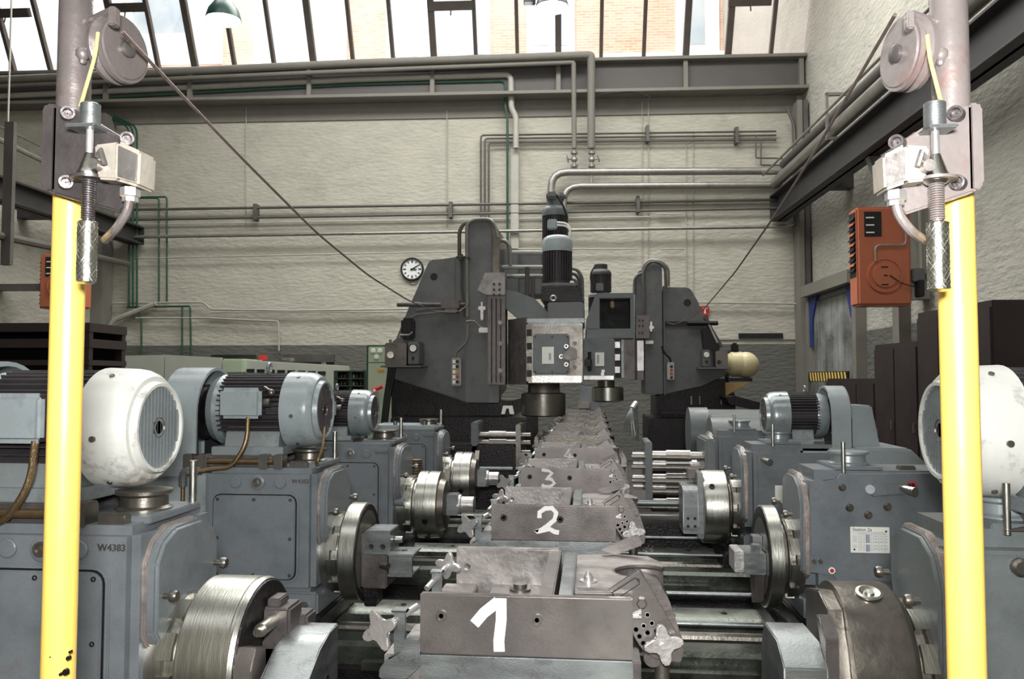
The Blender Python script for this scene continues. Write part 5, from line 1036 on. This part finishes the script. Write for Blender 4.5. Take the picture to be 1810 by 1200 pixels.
P('valve', MB().pbox(1033, 632, 1047, 650, Y2 - .82, .08, .02).cyl(at(1042, 622, Y2 - .8), at(1042, 656, Y2 - .8), .02), OILY, h); P('bolt', MB().cyl(at(1065, 661, Y2 - .78), at(1065, 661, Y2 - .74), .02).cyl(at(1066, 656, Y2 - .78), at(1066, 656, Y2 - .74), .02), BRIGHT, h)
P('spindle', MB().lathe([(0, .10), (.1, .10)], Vector((at(1072, 685, Y2 - .7).x, Y2 - .4, at(1072, 688, Y2 - .7).z)), (0, 0, 1), 24), STEELB, t)
P('cutter', MB().lathe([(0, .14), (.02, .185), (.17, .185), (.18, .16)], Vector((at(1075, 712, Y2 - .7).x, Y2 - .4, at(1075, 712, Y2 - .7).z)), (0, 0, 1), 36), STEEL, t, 'round milling cutter')
P('loop_pipe', MB().ptube([(1140, 560), (1138, 478), (1146, 463), (1165, 463), (1176, 474), (1177, 510)], Y2 - .2, .018, .14), PIPED, t); P('loop_pipe', MB().ptube([(1136, 500), (1136, 470), (1146, 459), (1168, 460), (1182, 474), (1182, 506)], Y2 - .1, .016, .14), PIPEM, t); P('loop_pipe', MB().ptube([(1122, 520), (1122, 492), (1130, 484), (1136, 484)], Y2 - .1, .018, .1), PIPED, t)
P('trip_shaft', MB().tube([at(1215, 571, Y2 - .08), at(1269, 571, Y2 - .08)], .028), OILY, t)
pn = P('push_button_panel', MB().pbox(1179, 640, 1192, 671, Y2 - .08, .08, .008), PIPEM, t, 'grey push button box')
for i, mt in enumerate((BLACK, REDP, REDP, BLACK)): P('button', MB().lathe([(0, .018), (.02, .016)], at(1187, 648 + i * 6.5, Y2 - .08), (0, -1, 0), 12), mt, pn)
P('panel_cable', MB().ptube([(1186, 640), (1184, 632), (1174, 624), (1170, 612)], Y2 - .16, .012, .05), BLACK, t)
P('shelf', MB().pbox(1236, 649, 1292, 652, Y2 - .3, .35), DARKP, t); gx = P('gauge_box', MB().pbox(1242, 618, 1256, 648, Y2 - .25, .22, .01), DARKP, t); P('gauge', MB().lathe([(0, .032), (.012, .03)], at(1249, 627, Y2 - .25), (0, -1, 0), 20), LABEL, gx, 'round white gauge'); P('gauge_knob', MB().lathe([(0, .018), (.02, .014)], at(1249, 639, Y2 - .25), (0, -1, 0), 12), BLACK, gx)
P('hydraulic_block', MB().pbox(1265, 620, 1287, 649, Y2 - .25, .25, .01), STEELB, t); P('block_knob', MB().cyl(at(1271, 640, Y2 - .3), at(1271, 640, Y2 - .24), .025), OILY, t)
P('valve_stack', MB().pprism([(1240, 580), (1256, 580), (1272, 612), (1272, 620), (1244, 620)], Y2 - .1, .15, .01), OILY, t); P('slant_pipe', MB().ptube([(1247, 560), (1252, 575), (1275, 614)], Y2 - .05, .03), PIPED, t); P('slant_pipe', MB().ptube([(1253, 574), (1268, 606)], Y2 - .12, .012), BRIGHT, t)
P('lower_beam', MB().pprism([(1283, 702), (1300, 700), (1500, 752), (1500, 762), (1290, 715)], Y2 - .6, .5), OILY, t)
vm = T('electric_motor', 'small dark upright motor above the hollow box frame of the right milling head', 'motor', (at(1062, 518, Y2 - .3).x, Y2 - .2, at(1062, 518, Y2 - .3).z), 'upright motors of the milling heads')
vmotor(vm, 'm', 1062, 474, 520, .125, Y2 - .4, 484, FIN); P('terminal_box', MB().pbox(1053, 500, 1067, 514, Y2 - .45, .08, .01), DARKP, vm); P('brake_cap', MB().lathe([(0, .08), (.07, .08), (.08, .06)], (at(1062, 474, Y2 - .4).x, Y2 - .275, at(1062, 476, Y2 - .4).z), (0, 0, 1), 20), FIN, vm)
P('cable', MB().ptube([(1053, 505), (1043, 495), (1045, 480), (1052, 470)], Y2 - .42, .008, .06), BLACK, vm)
t = T('pressure_vessel', 'cream round pressure vessel beside the right milling column', 'vessel', at(1318, 672, Y2 - .1))
c = at(1318, 645, Y2); P('tank', MB().ball(c, .158, 32), BEIGE, t); P('tank_neck', MB().lathe([(0, .09), (.08, .15), (.2, .15)], c + Vector((-.25, 0, .01)), (1, 0, 0), 24), BEIGE, t)
P('valve', MB().pbox(1293, 606, 1306, 622, Y2 - .05, .1, .02).tube([at(1280, 622, Y2), at(1305, 620, Y2)], .015), OILY, t); P('support', MB().pbox(1287, 668, 1330, 674, Y2 - .1, .25), OILY, t)
P('bracket', MB().pprism([(1282, 676), (1326, 676), (1283, 700)], Y2 - .1, .22, .004), TAN, t, 'tan folded bracket')
P('strut', MB().pbox(1283, 650, 1290, 760, Y2 + .05, .1), OILY, t)
t = T('dark_slide_unit', 'dark oily slide unit on the right between the gearboxes and the far column', 'machine', (1.6, 7.2, 0))
P('body', MB().box(.95, 2.2, 6.6, 8.4, 0, 1.12, .01), OILY, t); P('cover_plate', MB().box(1.0, 2.2, 6.62, 7.2, 1.12, 1.16, .005).box(1.25, 2.1, 7.3, 7.8, 1.12, 1.2, .005), STEELB, t); P('side_rail', MB().tube([(1.05, 6.7, 1.19), (2.1, 6.7, 1.22)], .012), GROUNDB, t)
t = T('dark_slide_unit', 'dark oily slide unit on the left in front of the big milling column', 'machine', (-1.3, 6.9, 0))
P('body', MB().box(-1.95, -.62, 6.55, 7.05, 0, 1.02, .01), OILY, t); P('side_rail', MB().tube([(-.62, 6.5, .5), (-.62, 6.5, 1.0)], .012), OILYL, t)
t = T('centre_column', 'slim upright column behind the row of fixtures', 'machine', (-.02, 11.9, 0))
P('body', MB().box(-.2, .12, 12.7, 13.0, 0, 1.42, .01), PAINT2, t); P('head_block', MB().pbox(1020, 710, 1042, 722, 12.5, .3, .01), STEELB, t)
# ---- two guard posts with pulleys, brackets and limit switches
def post(px, s, lab, d):
    GREYPIPE = globals()['GREYPIPE' if s > 0 else 'GREYPIPE2']; STEELB = BRACK if s > 0 else GREYPIPE2
    """s=+1: fittings on the right of the pole, -1: on the left. Lengths below were read in picture units at Y=1.2"""
    Y = 1.2; o = at(px, 600, Y); YC = [Y]; X = lambda q: at(px + s * q, 600, YC[0]).x; Z = lambda py: at(px, py, YC[0]).z
    t = T('guard_post', lab, 'post', (o.x, Y, 0)); 
    P('lower_tube', MB().cyl((X(0), Y, 0), (X(0), Y, Z(330)), .0245, None, 32), YEL, t, 'yellow painted tube')
    P('upper_tube', MB().cyl((X(4), Y - .004, Z(336)), (X(5), Y - .004, Z(-420)), .0245, None, 32), GREYPIPE, t, 'bare grey upper tube')
    P('floor_plate', MB().cyl((X(0), Y, 0), (X(0), Y, .012), .09), YEL, t)
    P('weld_patch', MB().ball((X(28), Y - .018, Z(105)), .011, 10).ball((X(30), Y - .02, Z(118)), .006, 8), GREYPIPE, t)
    yb = Y - .04
    YC[0] = Y - .05
    if s > 0:
        for cx, cz, q in ((134, 1163, 2.5), (130, 1188, 4), (137, 1152, 1.5), (104, 1162, 1), (122, 1192, 2)):
            YC[0] = Y - .0238; P('paint_chip', MB().prism([(X(cx - 118 + q * math.cos(a_) * (1 + .4 * (i_ % 2))), Z(cz + q * 1.4 * math.sin(a_))) for i_, a_ in enumerate([j * .9 for j in range(7)])], 'y', Y - .0250, Y - .018), OILY, t)
    YC[0] = Y - .05
    # mounting plate, a thick upright plate with round corners, seen almost edge-on plus a tapered face plate
    P('rear_plate', MB().prism([(X(-52), Z(190)), (X(-45), Z(183)), (X(-28), Z(184)), (X(-28), Z(338)), (X(-40), Z(340)), (X(-52), Z(325))], 'y', Y - .055, Y - .012, .003), STEELB, t)
    P('face_plate', MB().prism([(X(-36), Z(186)), (X(2), Z(192)), (X(35), Z(212)), (X(100), Z(252)), (X(100), Z(368)), (X(90), Z(378)), (X(-36), Z(340))], 'y', Y - .052, Y - .030, .003), STEELB, t)
    for q, z, dx in ((-8, 204, 0), (-8, 325, 0), (98, 252, 0)):
        P('socket_bolt', MB().lathe([(0, .010), (.014, .010), (.014, .007), (.006, .006), (.006, .001)], (X(q), Y - .052, Z(z)), (s * .6, -.8, 0), 16, caps=False), BRACK, t)
    YC[0] = Y
    # pulley
    pc = Vector((X(72), Y + .01, Z(88))); ax = Vector((s * .98, -.2, .0)).normalized()
    pl = P('pulley', MB().lathe([(-.013, .030), (-.013, .052), (-.006, .053), (0, .046), (.006, .053), (.013, .052), (.013, .047), (.016, .046)], pc, ax, 40), GREYPIPE, t)
    P('pulley_hub', MB().lathe([(.014, .013), (.022, .013), (.024, .010)], pc, ax, 24), CAST, pl)
    P('pulley_axle', MB().cyl(pc - ax * .06, pc, .010), GREYPIPE, pl)
    YC[0] = Y - .02
    P('pulley_arm', MB().tube([(X(10), Y, Z(30)), (X(48), Y - .02, Z(30)), (X(78), Y - .03, Z(26)), (X(86), Y - .042, Z(42))], .006, 8, .02), GREYPIPE, t)
    P('keeper', MB().box(X(79), X(92), Y - .050, Y - .034, Z(62), Z(30), .002), GREYPIPE, t)
    rx = 32
    YC[0] = Y - .045
    P('rope', MB().tube([(X(42), Y - .045, Z(60)), (X(40), Y - .047, Z(100)), (X(32), Y - .07, Z(200))], .0028, 8, .03), ROPEY, t, 'yellowed rope end')
    YC[0] = Y - .07
    yr = Y - .07
    P('guide_bush', MB().lathe([(0, .014), (.032, .014), (.034, .011)], (X(rx), yr, Z(224)), (0, 0, 1), 24), GROUNDB, t); P('guide_flange', MB().box(X(0), X(rx + 22), yr - .02, Y - .03, Z(231), Z(225), .002), GROUNDB, t)
    P('rod', MB().cyl((X(rx), yr, Z(224)), (X(rx), yr, Z(300)), .0052), BRIGHT, t)
    P('cone', MB().lathe([(0, .006), (.024, .014), (.03, .017), (.036, .016), (.04, .012)], (X(rx), yr, Z(272)), (0, 0, -1), 24), STEEL, t)
    P('lower_flange', MB().lathe([(0, .026), (.004, .026)], (X(rx), yr, Z(314)), (0, 0, -1), 28).box(X(-5), X(rx + 25), yr, Y - .04, Z(318), Z(314)), STEELB, t)
    m = MB().cyl((X(rx), yr, Z(316)), (X(rx), yr, Z(392)), .0068)
    for i in range(17): m.torus((X(rx), yr, Z(321 + i * 4.1)), (0, .08, 1), .0085, .0014, 14)
    P('spring', m, STEELB, t)
    g = MB(); g.lathe([(0, .010), (.002, .0135), (.090, .0135), (.093, .009)], (X(rx), yr, Z(391)), (0, 0, -1), 28)
    P('knurled_grip', g, STEEL, t); m = MB()
    for h in range(14):
        for sg in (1, -1):
            pts = [(X(rx) + math.cos(sg * j * .5 + h * .449) * .0137, yr + math.sin(sg * j * .5 + h * .449) * .0137, Z(393) - .088 * j / 10) for j in range(11)]
            m.tube(pts, .0006, 3)
    P('knurling', m, STEEL, t, kind='stuff')
    YC[0] = Y - .07
    # limit switch
    sw = P('limit_switch', MB().prism([(X(50), Z(262)), (X(92), Z(258)), (X(92), Z(325)), (X(58), Z(322))], 'y', Y - .085, Y - .052, .003), SWITCHM, t, 'worn cast switch body')
    P('switch_cover', MB().prism([(X(92), Z(256)), (X(134), Z(276)), (X(132), Z(338)), (X(92), Z(326))], 'y', Y - .088, Y - .04, .004), SWITCHM, sw)
    P('cover_seam', MB().prism([(X(96), Z(266)), (X(130), Z(282)), (X(129), Z(330)), (X(96), Z(320))], 'y', Y - .0895, Y - .086, .001), CASTG, sw)
    P('roller_lever', MB().tube([(X(60), Y - .09, Z(285)), (X(70), Y - .095, Z(275)), (X(78), Y - .095, Z(300))], .004, 6).cyl((X(60), Y - .1, Z(300)), (X(60), Y - .08, Z(300)), .008), CASTG, sw)
    P('cable_gland', MB().lathe([(0, .014), (.012, .014), (.014, .011), (.02, .011)], (X(103), Y - .065, Z(334)), (0, 0, -1), 6), BRIGHT, sw)
    P('cable', MB().tube([(X(103), Y - .065, Z(348)), (X(99), Y - .065, Z(375)), (X(75), Y - .06, Z(405)), (X(28), Y - .02, Z(414))], .0065, 10, .03), GREYPIPE, t)
    return pc, ax
pc1, a1 = post(118, 1, 'left yellow guard post with grey pulley, spring plunger and switch at its top', 0)
pc2, a2 = post(1694, -1, 'right yellow guard post with pinkish grey pulley, plunger and switch at its top', 0)
def rope(pts, lab, r=.0030):
    P3 = [at(*p) for p in pts]; m = MB().tube(P3, r, 8, .12, 5); return solo('steel_rope', m, ROPE, lab, 'rope', P3[0])
def hy(f, a, b_): return 1 / ((1 / a) * (1 - f) + (1 / b_) * f)
L = [(216, 56, 0), (300, 146, .135), (430, 282, .34), (560, 412, .55), (650, 486, .68), (720, 530, .79), (770, 551, .88), (812, 550, .95), (828, 538, 1)]
rope([(x, y, hy(f, 1.15, Y1 - .18)) for x, y, f in L], 'brown steel rope sagging from the left post pulley to the left milling column', .0030)
L = [(1582, 26, 0), (1510, 150, .18), (1440, 268, .36), (1370, 380, .54), (1300, 480, .72), (1245, 545, .86), (1212, 566, .93), (1192, 573, .97), (1178, 570, 1)]
rope([(x, y, hy(f, 1.15, Y2 - .1)) for x, y, f in L], 'brown steel rope running from the right post pulley down to the right milling column', .0028)

m = MB(); rnd = random.Random(3)
for i in range(260):
    k = i % 3; x = .12 + rnd.random() * .22; y = YS[k + 0] + (.12 + rnd.random() * .16 if k else -.22 + rnd.random() * .1); z = (.603 if k else .583); a = rnd.random() * 6.28; q = .004 + rnd.random() * .006
    m.faces([(x, y, z), (x + q * math.cos(a), y + q * math.sin(a), z), (x - q * .6 * math.sin(a), y + q * .6 * math.cos(a), z), (x, y, z + q * .8)], [(0, 1, 2), (0, 3, 1), (1, 3, 2), (2, 3, 0)])
solo('metal_chips', m, BRIGHT, 'scattered bright metal chips lying on the oily bed ways', 'chips', (.2, 3, .6), kind='stuff')
